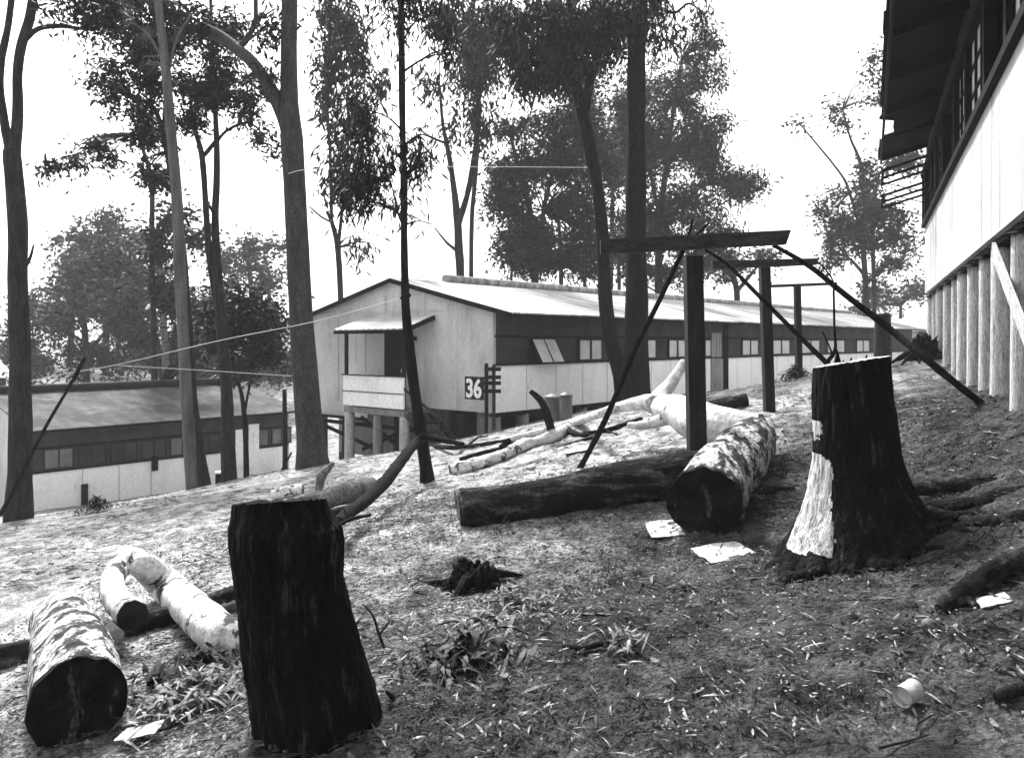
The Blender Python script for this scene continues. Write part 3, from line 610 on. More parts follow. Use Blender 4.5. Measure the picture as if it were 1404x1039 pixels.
log('smooth_log','short smooth white log behind the thick rough-barked log at bottom left',[[(70,842,24,5.3),(100,850,24,5.1),(130,865,22,4.9),(155,880,17,4.8)]],'log_white')
log('dark_pole','long dark pole lying on the ground under the white forked log',[[(-40,908,17),(40,893,16),(130,872,15),(230,845,14),(330,812,12),(360,803,11)]],'char_log',amp=.1)
log('thin_log','slim grey log lying behind the cut end of the forked white log',[[(300,838,7),(345,822,8),(380,806,8)]],'log_grey')
log('surface_root','thick dark curved root lying on the bank at the right edge',[[(1288,836,9),(1310,820,14),(1340,800,16),(1375,778,17),(1420,762,18)],[(1340,800,10),(1330,818,7),(1338,832,4)]],'char_log',cat='root',amp=.25)
log('dark_stick','dark stick lying at the lower right edge',[[(1362,955,7),(1385,948,9),(1412,940,8)]],'bark_dark',cat='stick')
log('dark_root','dark root lying half buried beyond the patchy log',[[(1040,678,4),(1060,672,6),(1090,670,4)]],'char_log',cat='root')
log('surface_root','dark ragged root mass on the slope right of the tall stump',[[(1255,672,8),(1290,665,13),(1330,662,12),(1365,655,6)]],'char_log',cat='root',amp=.4)
log('surface_root','low dark root crossing the bank above the curved root',[[(1270,722,7),(1310,716,9),(1360,715,9),(1410,706,10)]],'char_log',cat='root',amp=.4)

# stumps
def stump(name, label, cx, rings, Y, topz_l, topz_r, bark, patch=None, roots=(), seg=180, notch=None):
    """rings: (py, left px, right px) measured up the stump"""
    base = P(cx, rings[-1][0], Y); gz = gh(base.x, base.y); root = thing(name, (base.x,base.y,gz), label, 'stump')
    ctr = []; 
    for (py,l,r) in rings: ctr.append((P((l+r)/2,py,Y), (r-l)/2*Y/F))
    n = 130; vs = []; fs = []
    for i in range(n+1):
        f = i/n*(len(ctr)-1); a = int(min(f,len(ctr)-2)); t = f-a
        c = ctr[a][0].lerp(ctr[a+1][0],t); r = ctr[a][1]*(1-t)+ctr[a+1][1]*t
        low = max(0,(i/n-.55)/.45)
        for k in range(seg):
            an = 2*math.pi*k/seg; d = Vector((math.cos(an),math.sin(an),0))
            rr = r*(1+.05*noise.noise(d*2.2+Vector((0,0,c.z*1.5)))+.028*noise.noise(Vector((d.x*7,d.y*7,c.z*4)))+.022*noise.noise(Vector((d.x*19,d.y*19,c.z*9)))+.014*noise.noise(Vector((d.x*45,d.y*45,c.z*22)))-.10*max(0,noise.noise(Vector((d.x*4.3+7,d.y*4.3,c.z*5.5)))-.28)
                    +low*.22*noise.noise(Vector((d.x*2.6,d.y*2.6,4.5))))
            p = c+d*rr
            if i == 0: pass
            tp = topz_l+(topz_r-topz_l)*((p.x*Y/p.y-(ctr[0][0].x-ctr[0][1]))/(2*ctr[0][1]))
            tp *= p.y/Y; tp += .006*noise.noise(Vector((d.x*9,d.y*9,7)))
            if i < 16: p.z = p.z + (tp-ctr[0][0].z)*(1-i/16.)
            if notch and i < 10 and notch(an): p.z -= .06*(1-i/10.)
            vs.append(p)
    for i in range(n):
        for k in range(seg): fs.append((i*seg+k,(i+1)*seg+k,(i+1)*seg+(k+1)%seg,i*seg+(k+1)%seg))
    A = MB(); B = MB(); A.v = vs; B.v = list(vs)
    for f in fs:
        c = sum((Vector(vs[j]) for j in f), Vector())/4
        (B if patch and patch(c-ctr[0][0], f) else A).f.append(f)
    A.build('bark', M[bark], root, True)
    if B.f:
        used = sorted({j for f in B.f for j in f}); mp = {j:i for i,j in enumerate(used)}; B.v = [B.v[j] for j in used]; B.f = [tuple(mp[j] for j in f) for f in B.f]
        B.build('bare_wood', M['bare'], root, True)
    t = MB(); c = sum((Vector(v) for v in vs[:seg]), Vector())/seg; tv = [c]
    for k in (.5,.97):
        tv += [c+(Vector(v)-c)*k+Vector((0,0,.008*(1 if k < .9 else .2)*(1+noise.noise(Vector(v)*40)))) for v in vs[:seg]]
    tv += [Vector(v) for v in vs[:seg]]
    tf = [(0,1+k,1+(k+1)%seg) for k in range(seg)]
    for rr in (0,1): tf += [(1+rr*seg+k,1+(rr+1)*seg+k,1+(rr+1)*seg+(k+1)%seg,1+rr*seg+(k+1)%seg) for k in range(seg)]
    t.add(tv, tf); t.build('cut_top', M['bare' if patch else 'char'], root)
    bx, by = base.x, base.y
    for (a0, ln, r0, bend) in roots:
        b = MB(); pts=[]; rad=[]; a0 = math.radians(a0); n_ = 7; rs = ctr[-1][1]
        for i in range(n_+1):
            t_ = i/n_; q = rs*.35+ln*t_; an = a0+bend*t_+.12*math.sin(i*2.1+a0*5); x = bx+q*math.cos(an); y = by+q*math.sin(an); r = r0*(1-t_)**.8+.008
            pts.append(Vector((x,y,gh(x,y)+ (.20 if r0 > .08 else .12)*max(0,1-q/(rs*1.5))**1.3 + r*.05-.045*t_))); rad.append(r)
        b.tube(pts,rad,12,amp=.3,nf=9,sub=5,seed=a0); b.build('root', M[bark], root, True)
    return root
YL = G(440,1000); YL = min(max(YL,2.9),3.3)
stump('charred_stump','near left charred black stump with a flat ragged top, leaning left','' and 0 or 430,
    [(690,322,446),(700,321,450),(712,319,458),(722,317,466),(740,316,470),(790,322,468),(840,328,480),(890,336,494),(940,346,512),(985,352,520),(1030,352,528),(1070,348,535)],YL,
    P(0,692,YL).z,P(0,684,YL).z,'char')
YR = 4.9
def pt(c, f):
    # bare strip on the left flank widening to the foot
    d = math.atan2(c.y, c.x-(.0)); zz = -c.z
    if zz < .36: return False
    x = c.x/ (0.24+.22*max(0,zz-.3)); k = min(1,(zz-.22)/1.0); front = c.y < .12
    lim = -.98+.36*min(1,max(0,(zz-.42))*5)*1 + .14*noise.noise(Vector((c.z*5,c.y*3,0)))+.05*noise.noise(Vector((c.z*24,c.x*24,0)))
    if zz < .55: lim = -.86+.08*noise.noise(Vector((c.z*9,1,0)))+.08*noise.noise(Vector((c.z*30,c.x*19,0)))
    return front and x < lim+.06 and zz < 1.12+.04*noise.noise(Vector((c.x*9,0,0))) 
stump('tall_stump','tall charred stump with a pale bare strip down its left flank and spreading roots','' and 0 or 1180,
    [(497,1119,1216),(540,1118,1219),(590,1119,1226),(630,1117,1232),(670,1110,1248),(700,1103,1266),(725,1095,1286),(745,1088,1302),(765,1078,1315),(795,1068,1325)],YR,
    P(0,504,YR).z,P(0,489,YR).z,'char',patch=pt,
    roots=[(-4,1.2,.085,.15),(-24,.6,.09,-.2),(-50,.55,.08,.3),(-75,.45,.085,-.3),(-105,.5,.07,.2),(-140,.6,.085,-.2),(-165,.65,.075,.15),(170,.5,.08,.1),(-38,.8,.04,-.35),(-90,.6,.035,.4),(-14,1.0,.035,.3)])
# splinters at back of stump are a separate jagged shell standing on the cut
b = MB(); 
for (x,h) in ((1150,22),(1158,7),(1169,11),(1190,15)):
    a = P(x-5,505,5.6); c = P(x+6,505,5.6); t = P(x-2,500-h,5.6); b.add([a,c,t,a+Vector((0,.05,0)),c+Vector((0,.05,0))],[(0,1,2),(3,2,4),(0,2,3),(1,4,2),(0,3,4,1)])
p = P(1168,530,5.6); b.box(P(1146,0,5.6).x,P(1192,0,5.6).x,5.6,5.66,gh(p.x,5.6)-.1,P(0,502,5.6).z)
tag(b.build('splintered_stump', M['char'], org=(p.x,5.6,gh(p.x,5.6))),'jagged splintered stump just showing behind the tall charred stump','stump')
# small stumps
def lump(name, label, px, py, rpx, hpx, m='char', cat='stump', amp=.45, seed=0, rootsn=0):
    p = GP(px, py); r = rpx*p.y/F; h = hpx*p.y/F; b = MB()
    n, sg = 30, 72; vs=[]
    for i in range(n+1):
        ph = i/n*math.pi/2
        for k in range(sg):
            a = 2*math.pi*k/sg; d = Vector((math.cos(a)*math.cos(ph),math.sin(a)*math.cos(ph),math.sin(ph)))
            q = .85+amp*.5*noise.noise(d*1.6+Vector((seed,0,0)))+amp*.45*noise.noise(d*5+Vector((seed,0,0)))+amp*.3*noise.noise(d*13+Vector((seed,0,0)))
            vs.append(Vector((d.x*r*q,d.y*r*q,d.z*h*q-.03))+p)
    b.add(vs,[(i*sg+k,i*sg+(k+1)%sg,(i+1)*sg+(k+1)%sg,(i+1)*sg+k) for i in range(n) for k in range(sg)])
    for j in range(rootsn):
        a = j*2.4+seed; d = Vector((math.cos(a),math.sin(a),0)); e = p+d*r*1.9; e.z = gh(e.x,e.y)
        b.tube([p+Vector((0,0,h*.4)),p+d*r+Vector((0,0,h*.25)),e],[r*.22,r*.15,r*.05],8,amp=.3,nf=9)
    return tag(b.build(name, M[m], org=p, smooth=True),label,cat)
lump('root_stump','low burnt root clump in the middle of the leaf litter',648,806,42,50,rootsn=3,amp=.5,seed=2)
lump('small_stump','small pointed grey stump above the curved log on the bright slope',694,618,12,20,'cut_dark',seed=3)
lump('rock','small pale flat stone beside the bottom left log',168,908,9,5,'log_grey','rock',.2,seed=5)
lump('brush_pile','dark pile of brushwood at the far end of the pole row',1266,494,22,34,'bark_dark','brush',.9,seed=8,rootsn=9)
# chopping block
p = P(304,662,20); b = MB(); g0 = gh(p.x,20); root = thing('chopping_block',(p.x,20,g0),'short round chopping block with pale top beside the low hut','chopping block')
b.tube([(p.x,20,g0-.1),(p.x,20,P(0,648,20).z)],[.15,.15],14,sub=3,amp=.08); b.build('body',M['bark_dark'],root,True)
b = MB(); b.tube([(p.x,20,P(0,648,20).z),(p.x,20,P(0,646,20).z)],[.17,.17],14,sub=1); b.build('cut_top',M['paint'],root)
# weathered post beyond tall stump
q = P(1210,520,17.5); b = MB(); g0 = gh(q.x,17.5)
b.tube([(q.x,17.5,g0-.2),(q.x,17.5,P(0,470,17.5).z),(q.x,17.5,P(0,430,17.5).z)],[.20,.18,.17],16,sub=5,amp=.1,nf=3)
tag(b.build('trunk_post',M['bark_mid'],org=(q.x,17.5,g0),smooth=True),'thick grey sawn trunk standing at the far end of the pole row','trunk')
# utility pole
Yp = 40; q = P(231,525,Yp); root = thing('utility_pole',(q.x,Yp,gh(q.x,Yp)),'pale utility pole with crossarm and curved lamp behind the low hut','utility pole')
b = MB(); b.tube([(q.x,Yp,gh(q.x,Yp)-.5),P(224,430,Yp),P(215,318,Yp)],[.17,.15,.12],10,sub=3); b.build('pole',M['bark_pale'],root,True)
b = MB(); b.bar(P(198,316,Yp-.2),P(256,317,Yp-.2),.12,.14); b.build('crossarm',M['timber'],root)
b = MB(); b.tube([P(222,424,Yp),P(214,418,Yp),P(206,419,Yp),P(200,424,Yp)],[.07,.09,.1,.06],8,sub=3); b.build('lamp',M['paint'],root,True)

# ------------------------------------------------------------ trees
YA = 14
tree('forked_gum','tall gum at the far left with two upright limbs and a level side branch',YA,
 [[(25,716,38),(27,660,33),(28,600,30),(27,470,27),(24,380,25),(24,300,25),(17,220,24),(16,205,20)],
  [(17,222,15),(8,180,12),(0,120,10),(2,80,10),(12,30,9),(20,-40,8)],[(18,222,18),(24,160,14),(24,100,13),(30,60,13),(42,20,13),(48,-40,12)],
  [(32,58,8),(52,40,7),(85,36,6),(112,40,4),(135,41,3)],[(28,372,8),(40,357,5),(46,336,3)],[(112,40,3),(114,18,3),(100,0,3)]],
 [(105,5,45,18,500),(150,20,28,18,320)],'bark_mid','leaf_dark',.16,.045,spread=.16,droop=.3)
tree('slender_gum','slender pale straight gum, left of the trunks beside the low hut',18.5,
 [[(264,674,17),(259,600,16),(252,480,15),(247,380,16),(244,300,15),(240,240,14),(232,150,13),(226,80,12),(216,0,11),(210,-50,10)],[(229,110,5),(240,60,4),(262,20,3)],[(227,90,5),(205,50,4),(180,30,3)]],
 [(185,60,45,40,1100),(240,38,45,36,1000),(170,10,55,22,800),(205,110,30,26,400)],'bark_pale','leaf_dark',.17,.06,spread=.16,droop=.4,back=1.3,clump=18)
tree('gum_tree','gum just behind the slender pale trunk, its long limb arching left',20,
 [[(277,670,25),(271,620,19),(262,540,15),(258,460,14),(254,400,12),(250,340,10),(240,270,9),(229,208,8),(220,170,7),(208,145,6),(180,133,5),(142,118,3)],[(229,208,6),(225,160,5),(232,120,4)],[(205,145,4),(190,165,3),(188,185,3)]],
 [(150,110,35,22,420),(165,150,28,18,330),(200,180,20,24,320),(140,207,22,16,300),(66,228,13,18,140),(105,220,18,8,110),(206,240,18,12,230),(225,120,30,30,400)],'bark_mid','leaf_dark',.17,.06,spread=.15,droop=.4,clump=18)
tree('gum_tree','twin stemmed gum with crossed upper stems, nearest the chopping block',19.5,
 [[(315,661,22),(312,600,18),(311,541,16),(303,440,15),(298,370,12),(295,300,10),(297,250,9),(297,197,8),(294,130,6),(291,60,5),(288,-20,4)],
  [(303,440,11),(292,385,9),(286,340,9),(282,280,8),(277,215,8),(268,180,6),(262,150,5)],[(277,216,6),(286,206,6),(297,192,5)],[(297,195,5),(310,180,4),(330,170,4),(345,170,3),(358,182,2)],[(296,300,4),(290,288,4),(284,275,4)]],
 [(272,120,36,45,900),(322,138,34,26,600),(300,55,34,42,800),(360,190,14,14,110),(330,95,30,20,300),(378,205,9,12,60),(250,165,20,18,260)],'bark_mid','leaf_dark',.17,.06,spread=.15,droop=.4,clump=18)
tree('thick_gum','thickest smooth grey gum with a broken limb reaching left, in front of the porch',17,
 [[(430,646,52),(428,630,44),(426,600,38),(419,520,34),(413,440,32),(408,340,31),(404,250,30),(400,190,31),(397,140,24),(396,80,22),(397,0,21),(398,-50,20)],
  [(402,200,24),(388,158,20),(370,120,18),(345,85,16),(325,68,16),(300,50,17),(282,42,17),(277,40,13)],[(326,68,9),(340,50,7),(350,30,6),(350,-20,6)],[(350,30,4),(362,22,3),(378,12,2)]],
 [(375,25,14,40,200),(375,110,12,30,120)],'bark_gum','leaf_dark',.2,.06,seg=20,amp=.06,spread=.2)
_r = bpy.data.objects['thick_gum']; b = MB(); Yk = 17+.25*math.sin(7*1.3+1)*17/20
b.tube([P(284,44,Yk),P(274,38,Yk-.02),P(271,36,Yk-.02)],[.13,.125,.06],14,amp=.3,nf=6,sub=4); b.build('broken_end', M['char'], _r, True)
tree('young_gum','slim gum with drooping leaves rising behind the left end of the hut roof',29,
 [[(469,560,8),(467,410,8),(463,340,8),(455,305,6),(448,290,4)],[(463,345,6),(470,280,4),(475,240,3),(478,180,3)],[(455,305,5),(452,200,4),(448,150,4),(450,60,3),(455,-10,3)],[(455,305,3),(440,297,3),(424,283,2)]],
 [(464,22,32,26,700),(450,75,20,30,420),(490,95,18,32,380),(470,200,24,60,700),(445,150,14,30,200),(500,330,20,20,70),(525,110,14,12,120)],'bark_mid','leaf_dark',.38,.08,droop=.9,spread=.25,flat=1.6)
tree('pole_tree','thin dark pole-like tree with drooping leaf sprays in front of the porch',11,
 [[(586,664,22),(584,640,18),(578,600,17),(571,550,15),(564,500,15),(557,430,13),(555,380,11),(554,320,10),(554,250,10),(552,180,9),(551,100,9),(550,0,9),(549,-50,8)],[(554,312,4),(545,290,3),(535,250,2),(505,190,2)],[(556,308,3),(575,303,2),(592,308,2)],[(553,200,3),(575,185,2),(595,190,2)],[(552,180,3),(530,160,2),(500,150,2)],[(551,60,3),(570,30,2),(600,20,2)]],
 [(508,160,36,26,420),(485,262,36,42,560),(515,235,25,25,160),(583,205,24,26,260),(575,15,28,40,330),(535,15,16,35,200),(540,270,14,14,60),(610,50,16,30,170),(572,275,8,10,30),(520,205,30,25,200)],'bark_dark','leaf_dark',.17,.026,droop=1.0,spread=.10,flat=1.8,clump=14)
tree('leaf_spray_tree','grey forked gum rising behind the middle of the hut roof',33,
 [[(632,520,13),(631,375,12),(629,340,12),(627,300,11),(620,240,8),(613,200,7),(607,170,5),(603,120,4)],[(629,305,10),(640,270,8),(648,230,8),(654,190,8),(657,130,6),(663,60,5),(668,0,5)],[(646,480,8),(646,375,7),(647,300,7),(652,240,7),(655,200,6)],[(628,345,5),(615,335,4),(606,325,3),(596,312,2)],[(613,197,4),(590,188,3),(573,175,2)]],
 [(655,95,36,50,1000),(635,30,55,32,1000),(590,110,14,14,120),(650,170,16,35,300),(620,180,10,16,80),(690,40,30,45,600)],'bark_mid','leaf_dark',.42,.09,droop=.9,spread=.28,flat=1.6)
tree('dark_gum','straight dark gum standing before the hut with drooping leaves at the top',21,
 [[(872,560,50),(872,530,37),(873,440,32),(872,340,27),(872,230,26),(872,120,26),(873,40,25),(874,-50,24)],[(880,30,7),(900,12,5),(925,18,4),(945,5,3),(965,20,2)],[(868,60,6),(855,40,5),(845,50,4)]],
 [(885,15,48,26,1000),(845,70,10,18,120),(955,32,12,20,120),(905,50,24,14,200),(845,20,30,26,500)],'bark_dark','leaf_dark',.26,.05,droop=.9,spread=.18,seg=16,rg=.12,flat=1.5)
tree('leaning_gum','leaning dark gum beside the straight dark gum, forking at the top',20.6,
 [[(862,560,34),(852,515,24),(838,470,21),(831,420,19),(827,360,18),(824,300,18),(818,250,17),(808,200,17),(798,150,17),(790,110,13),(785,60,10),(778,-30,8)],[(800,160,14),(812,100,12),(825,60,10),(835,20,9),(838,-40,8)],[(788,120,7),(770,90,5),(730,85,4),(712,92,3)],[(785,60,6),(750,30,4),(720,20,3)]],
 [(760,45,62,46,2300),(800,20,50,30,1200),(722,100,36,28,700),(700,30,34,30,800),(750,105,36,26,600),(820,60,24,26,400)],'bark_dark','leaf_dark',.24,.05,droop=.9,spread=.18,seg=14,flat=1.5,rg=.08)
BG = 'trees behind the long hut'
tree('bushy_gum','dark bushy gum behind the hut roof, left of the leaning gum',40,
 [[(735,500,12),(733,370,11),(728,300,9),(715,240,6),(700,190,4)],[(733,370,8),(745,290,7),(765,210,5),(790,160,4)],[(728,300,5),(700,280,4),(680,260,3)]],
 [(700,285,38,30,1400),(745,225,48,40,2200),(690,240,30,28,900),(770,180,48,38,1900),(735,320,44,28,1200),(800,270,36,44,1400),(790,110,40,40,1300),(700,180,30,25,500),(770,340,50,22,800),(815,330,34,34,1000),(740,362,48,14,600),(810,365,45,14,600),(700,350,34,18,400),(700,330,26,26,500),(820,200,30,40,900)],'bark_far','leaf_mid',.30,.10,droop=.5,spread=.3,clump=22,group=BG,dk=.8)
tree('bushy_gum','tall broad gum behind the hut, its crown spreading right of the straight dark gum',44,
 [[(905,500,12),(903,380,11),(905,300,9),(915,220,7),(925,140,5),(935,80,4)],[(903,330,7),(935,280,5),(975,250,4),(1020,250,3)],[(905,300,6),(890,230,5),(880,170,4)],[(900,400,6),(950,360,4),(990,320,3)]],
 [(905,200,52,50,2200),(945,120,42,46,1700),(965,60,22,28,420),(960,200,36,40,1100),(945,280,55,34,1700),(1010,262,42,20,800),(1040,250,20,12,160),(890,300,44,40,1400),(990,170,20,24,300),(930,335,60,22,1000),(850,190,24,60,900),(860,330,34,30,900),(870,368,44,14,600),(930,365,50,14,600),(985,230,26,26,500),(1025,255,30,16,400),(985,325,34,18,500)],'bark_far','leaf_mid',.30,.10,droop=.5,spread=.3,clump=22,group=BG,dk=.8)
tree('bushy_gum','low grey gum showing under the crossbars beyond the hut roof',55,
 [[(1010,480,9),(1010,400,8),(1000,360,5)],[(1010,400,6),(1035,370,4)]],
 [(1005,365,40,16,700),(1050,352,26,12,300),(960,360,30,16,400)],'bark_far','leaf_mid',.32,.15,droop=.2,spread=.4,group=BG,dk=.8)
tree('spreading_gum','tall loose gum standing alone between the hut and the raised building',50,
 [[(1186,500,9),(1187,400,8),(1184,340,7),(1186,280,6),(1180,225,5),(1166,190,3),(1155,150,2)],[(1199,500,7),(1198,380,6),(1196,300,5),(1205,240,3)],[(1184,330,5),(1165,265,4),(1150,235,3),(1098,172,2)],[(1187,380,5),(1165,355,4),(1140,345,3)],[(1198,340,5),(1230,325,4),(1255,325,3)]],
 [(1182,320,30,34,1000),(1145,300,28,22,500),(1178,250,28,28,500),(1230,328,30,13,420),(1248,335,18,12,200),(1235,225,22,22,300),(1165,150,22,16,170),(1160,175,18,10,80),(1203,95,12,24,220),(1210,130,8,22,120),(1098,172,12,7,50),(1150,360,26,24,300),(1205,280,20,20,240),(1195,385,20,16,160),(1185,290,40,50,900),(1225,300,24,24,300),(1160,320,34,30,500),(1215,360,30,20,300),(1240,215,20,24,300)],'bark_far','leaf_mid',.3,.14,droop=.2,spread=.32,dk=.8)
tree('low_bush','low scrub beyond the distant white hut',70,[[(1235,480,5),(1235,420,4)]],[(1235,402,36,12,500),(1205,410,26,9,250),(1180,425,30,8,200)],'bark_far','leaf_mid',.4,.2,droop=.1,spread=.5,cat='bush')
LG = 'trees in the hollow behind the low hut'
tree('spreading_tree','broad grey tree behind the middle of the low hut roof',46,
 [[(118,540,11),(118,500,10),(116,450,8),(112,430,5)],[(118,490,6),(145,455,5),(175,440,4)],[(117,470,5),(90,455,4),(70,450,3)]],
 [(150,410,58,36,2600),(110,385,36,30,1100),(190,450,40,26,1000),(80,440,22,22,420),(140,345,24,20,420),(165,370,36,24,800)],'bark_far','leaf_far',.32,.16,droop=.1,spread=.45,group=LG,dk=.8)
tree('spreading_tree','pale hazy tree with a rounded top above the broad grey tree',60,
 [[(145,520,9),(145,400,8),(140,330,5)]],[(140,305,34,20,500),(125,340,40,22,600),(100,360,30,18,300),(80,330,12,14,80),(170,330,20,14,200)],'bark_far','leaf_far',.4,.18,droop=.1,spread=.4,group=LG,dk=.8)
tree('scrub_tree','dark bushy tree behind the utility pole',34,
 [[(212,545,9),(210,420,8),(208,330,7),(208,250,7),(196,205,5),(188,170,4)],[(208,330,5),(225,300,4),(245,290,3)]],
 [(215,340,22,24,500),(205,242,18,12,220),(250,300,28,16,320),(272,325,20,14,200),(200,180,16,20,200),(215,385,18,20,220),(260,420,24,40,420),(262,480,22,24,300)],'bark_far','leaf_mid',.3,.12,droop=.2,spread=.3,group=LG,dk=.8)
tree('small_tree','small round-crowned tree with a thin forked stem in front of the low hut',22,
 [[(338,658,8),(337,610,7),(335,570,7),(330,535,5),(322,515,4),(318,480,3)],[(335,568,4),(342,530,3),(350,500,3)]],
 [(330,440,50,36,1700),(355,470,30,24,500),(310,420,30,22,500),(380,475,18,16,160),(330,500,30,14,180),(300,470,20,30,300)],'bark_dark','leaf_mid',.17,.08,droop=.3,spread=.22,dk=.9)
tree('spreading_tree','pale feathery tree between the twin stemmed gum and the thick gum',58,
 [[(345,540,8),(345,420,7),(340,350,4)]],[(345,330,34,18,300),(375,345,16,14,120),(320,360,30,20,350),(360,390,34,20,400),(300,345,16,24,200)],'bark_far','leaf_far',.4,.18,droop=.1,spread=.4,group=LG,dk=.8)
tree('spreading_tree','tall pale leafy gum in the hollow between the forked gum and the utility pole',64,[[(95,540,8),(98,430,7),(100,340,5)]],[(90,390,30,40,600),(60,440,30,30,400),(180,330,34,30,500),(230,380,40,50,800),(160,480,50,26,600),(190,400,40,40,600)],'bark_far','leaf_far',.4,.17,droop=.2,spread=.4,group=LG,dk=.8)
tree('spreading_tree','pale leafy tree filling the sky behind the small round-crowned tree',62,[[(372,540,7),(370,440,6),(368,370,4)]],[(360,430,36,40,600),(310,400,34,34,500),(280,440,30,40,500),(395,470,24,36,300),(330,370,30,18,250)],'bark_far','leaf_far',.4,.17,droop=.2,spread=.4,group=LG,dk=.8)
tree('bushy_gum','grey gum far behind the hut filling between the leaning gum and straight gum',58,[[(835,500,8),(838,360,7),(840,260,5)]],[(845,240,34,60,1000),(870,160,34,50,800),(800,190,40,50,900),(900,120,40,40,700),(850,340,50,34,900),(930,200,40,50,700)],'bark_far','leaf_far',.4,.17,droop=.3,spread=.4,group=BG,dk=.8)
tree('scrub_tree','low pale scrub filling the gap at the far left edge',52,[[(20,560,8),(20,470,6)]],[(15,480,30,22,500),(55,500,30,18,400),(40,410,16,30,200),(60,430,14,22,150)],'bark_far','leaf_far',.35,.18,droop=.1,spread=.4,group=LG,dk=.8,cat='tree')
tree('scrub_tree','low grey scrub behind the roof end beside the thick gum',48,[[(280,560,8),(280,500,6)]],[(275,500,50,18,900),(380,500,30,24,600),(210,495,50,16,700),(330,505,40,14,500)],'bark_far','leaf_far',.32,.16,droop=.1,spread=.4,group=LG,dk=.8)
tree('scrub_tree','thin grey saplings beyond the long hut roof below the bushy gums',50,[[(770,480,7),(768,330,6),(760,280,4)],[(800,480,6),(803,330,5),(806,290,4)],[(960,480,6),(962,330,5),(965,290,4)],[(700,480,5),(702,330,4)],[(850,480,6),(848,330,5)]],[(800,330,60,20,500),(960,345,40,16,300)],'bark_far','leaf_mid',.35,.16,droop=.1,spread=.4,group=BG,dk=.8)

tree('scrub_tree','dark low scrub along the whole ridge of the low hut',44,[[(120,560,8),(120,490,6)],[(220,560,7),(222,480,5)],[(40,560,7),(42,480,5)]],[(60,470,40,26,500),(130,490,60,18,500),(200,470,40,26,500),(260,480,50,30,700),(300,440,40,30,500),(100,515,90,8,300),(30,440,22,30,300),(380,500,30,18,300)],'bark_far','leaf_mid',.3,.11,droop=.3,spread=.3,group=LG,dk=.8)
# ------------------------------------------------------------ small things on the ground
def sheet(label, px, py, wpx, hpx, m='paper', rot=0, nm='paper_sheet', cat='paper'):
    p = GP(px, py); w = wpx*p.y/F; l = hpx*p.y/F/ max(.12,(py-HY)/F); n = 8; b = MB(); vs=[]
    for k in (0,1):
        for i in range(n+1):
            for j in range(n+1):
                u, v = (i/n-.5)*w, (j/n-.5)*l; e = 1-.1*noise.noise(Vector((i*.6,j*.6,px)))
                x = p.x+(u*math.cos(rot)-v*math.sin(rot))*e; y = p.y+(u*math.sin(rot)+v*math.cos(rot))*e
                vs.append((x,y,gh(x,y)+.022+.012*noise.noise(Vector((u*8,v*8,px)))-.004*k))
    m_ = (n+1)**2
    fs = [(i*(n+1)+j+o_,(i+1)*(n+1)+j+o_,(i+1)*(n+1)+j+1+o_,i*(n+1)+j+1+o_) for o_ in (0,m_) for i in range(n) for j in range(n)]
    b.add(vs,fs); tag(b.build(nm,M[m],org=p,smooth=True),label,cat,'scraps of paper and board on the ground')
sheet('flat pale board lying in front of the patchy log',992,762,66,20,rot=.15,nm='board_scrap',cat='board')
sheet('crumpled white paper beside the cut end of the patchy log',910,729,44,16)
sheet('white paper lying at the foot of the rough-barked bottom left log',192,1008,52,22,rot=.1)
sheet('bright white paper scrap lying just below the thick curved root at right',1362,829,36,12,rot=-.3)
sheet('thin pale slat on the slope beside the first clothes prop',792,618,36,6)
p = GP(1245,970); Yc = p.y; r = .036
root = thing('tin_can',(p.x,p.y,p.z),'pale empty tin can lying on its side at lower right','can')
a = P(1236,962,Yc); c = P(1256,950,Yc+.06); b = MB(); d=(c-a).normalized(); L_=.092
a.z = max(a.z, gh(a.x,a.y)+r); c = a+d*L_
b.tube([a,a+d*.004,a+d*.05,c-d*.004,c],[r*1.04,r,r,r,r*1.04],20,sub=1,cap=True,cap0=False); b.build('body',M['tin'],root,True)
b = MB(); b.tube([a+d*.03,a+d*.031],[r*.97,r*.97],20,sub=1); b.build('base',M['paper'],root)
def ball(px,py,rpx,label,m='tin'):
    p = GP(px,py+rpx); r = rpx*p.y/F; b = MB(); n,s_=12,18; vs=[]
    for i in range(n+1):
        for k in range(s_):
            t_=math.pi*i/n; a_=2*math.pi*k/s_; vs.append((p.x+r*math.sin(t_)*math.cos(a_),p.y+r*math.sin(t_)*math.sin(a_),p.z+r*.9+r*math.cos(t_)*.95))
    b.add(vs,[(i*s_+k,(i+1)*s_+k,(i+1)*s_+(k+1)%s_,i*s_+(k+1)%s_) for i in range(n) for k in range(s_)]); tag(b.build('ball',M[m],org=p,smooth=True),label,'ball')
ball(1274,857,11,'small round grey ball at the tip of the curved root','log_grey')
ball(874,784,5,'tiny pale round ball on the ground before the charred log','log_grey')
log('twig','crooked dark twig lying in the leaf litter at centre bottom',[[(772,885,3),(800,888,4),(830,882,4),(870,893,3),(890,905,2)],[(830,884,3),(838,900,2),(850,915,2)]],'bark_dark',cat='twig',amp=.2)
log('twig','thin upright dead twig just right of the near left stump',[[(545,935,2,4.0),(520,870,2,4.0),(512,845,1.6,4.0),(498,828,1.2,4.0)],[(520,870,1.6,4.0),(535,850,1.2,4.0)]],'bark_mid',cat='twig',amp=.2)
log('twig','long thin twig across the slope below the charred log',[[(570,800,3),(610,797,4),(640,790,3)]],'bark_dark',cat='twig')

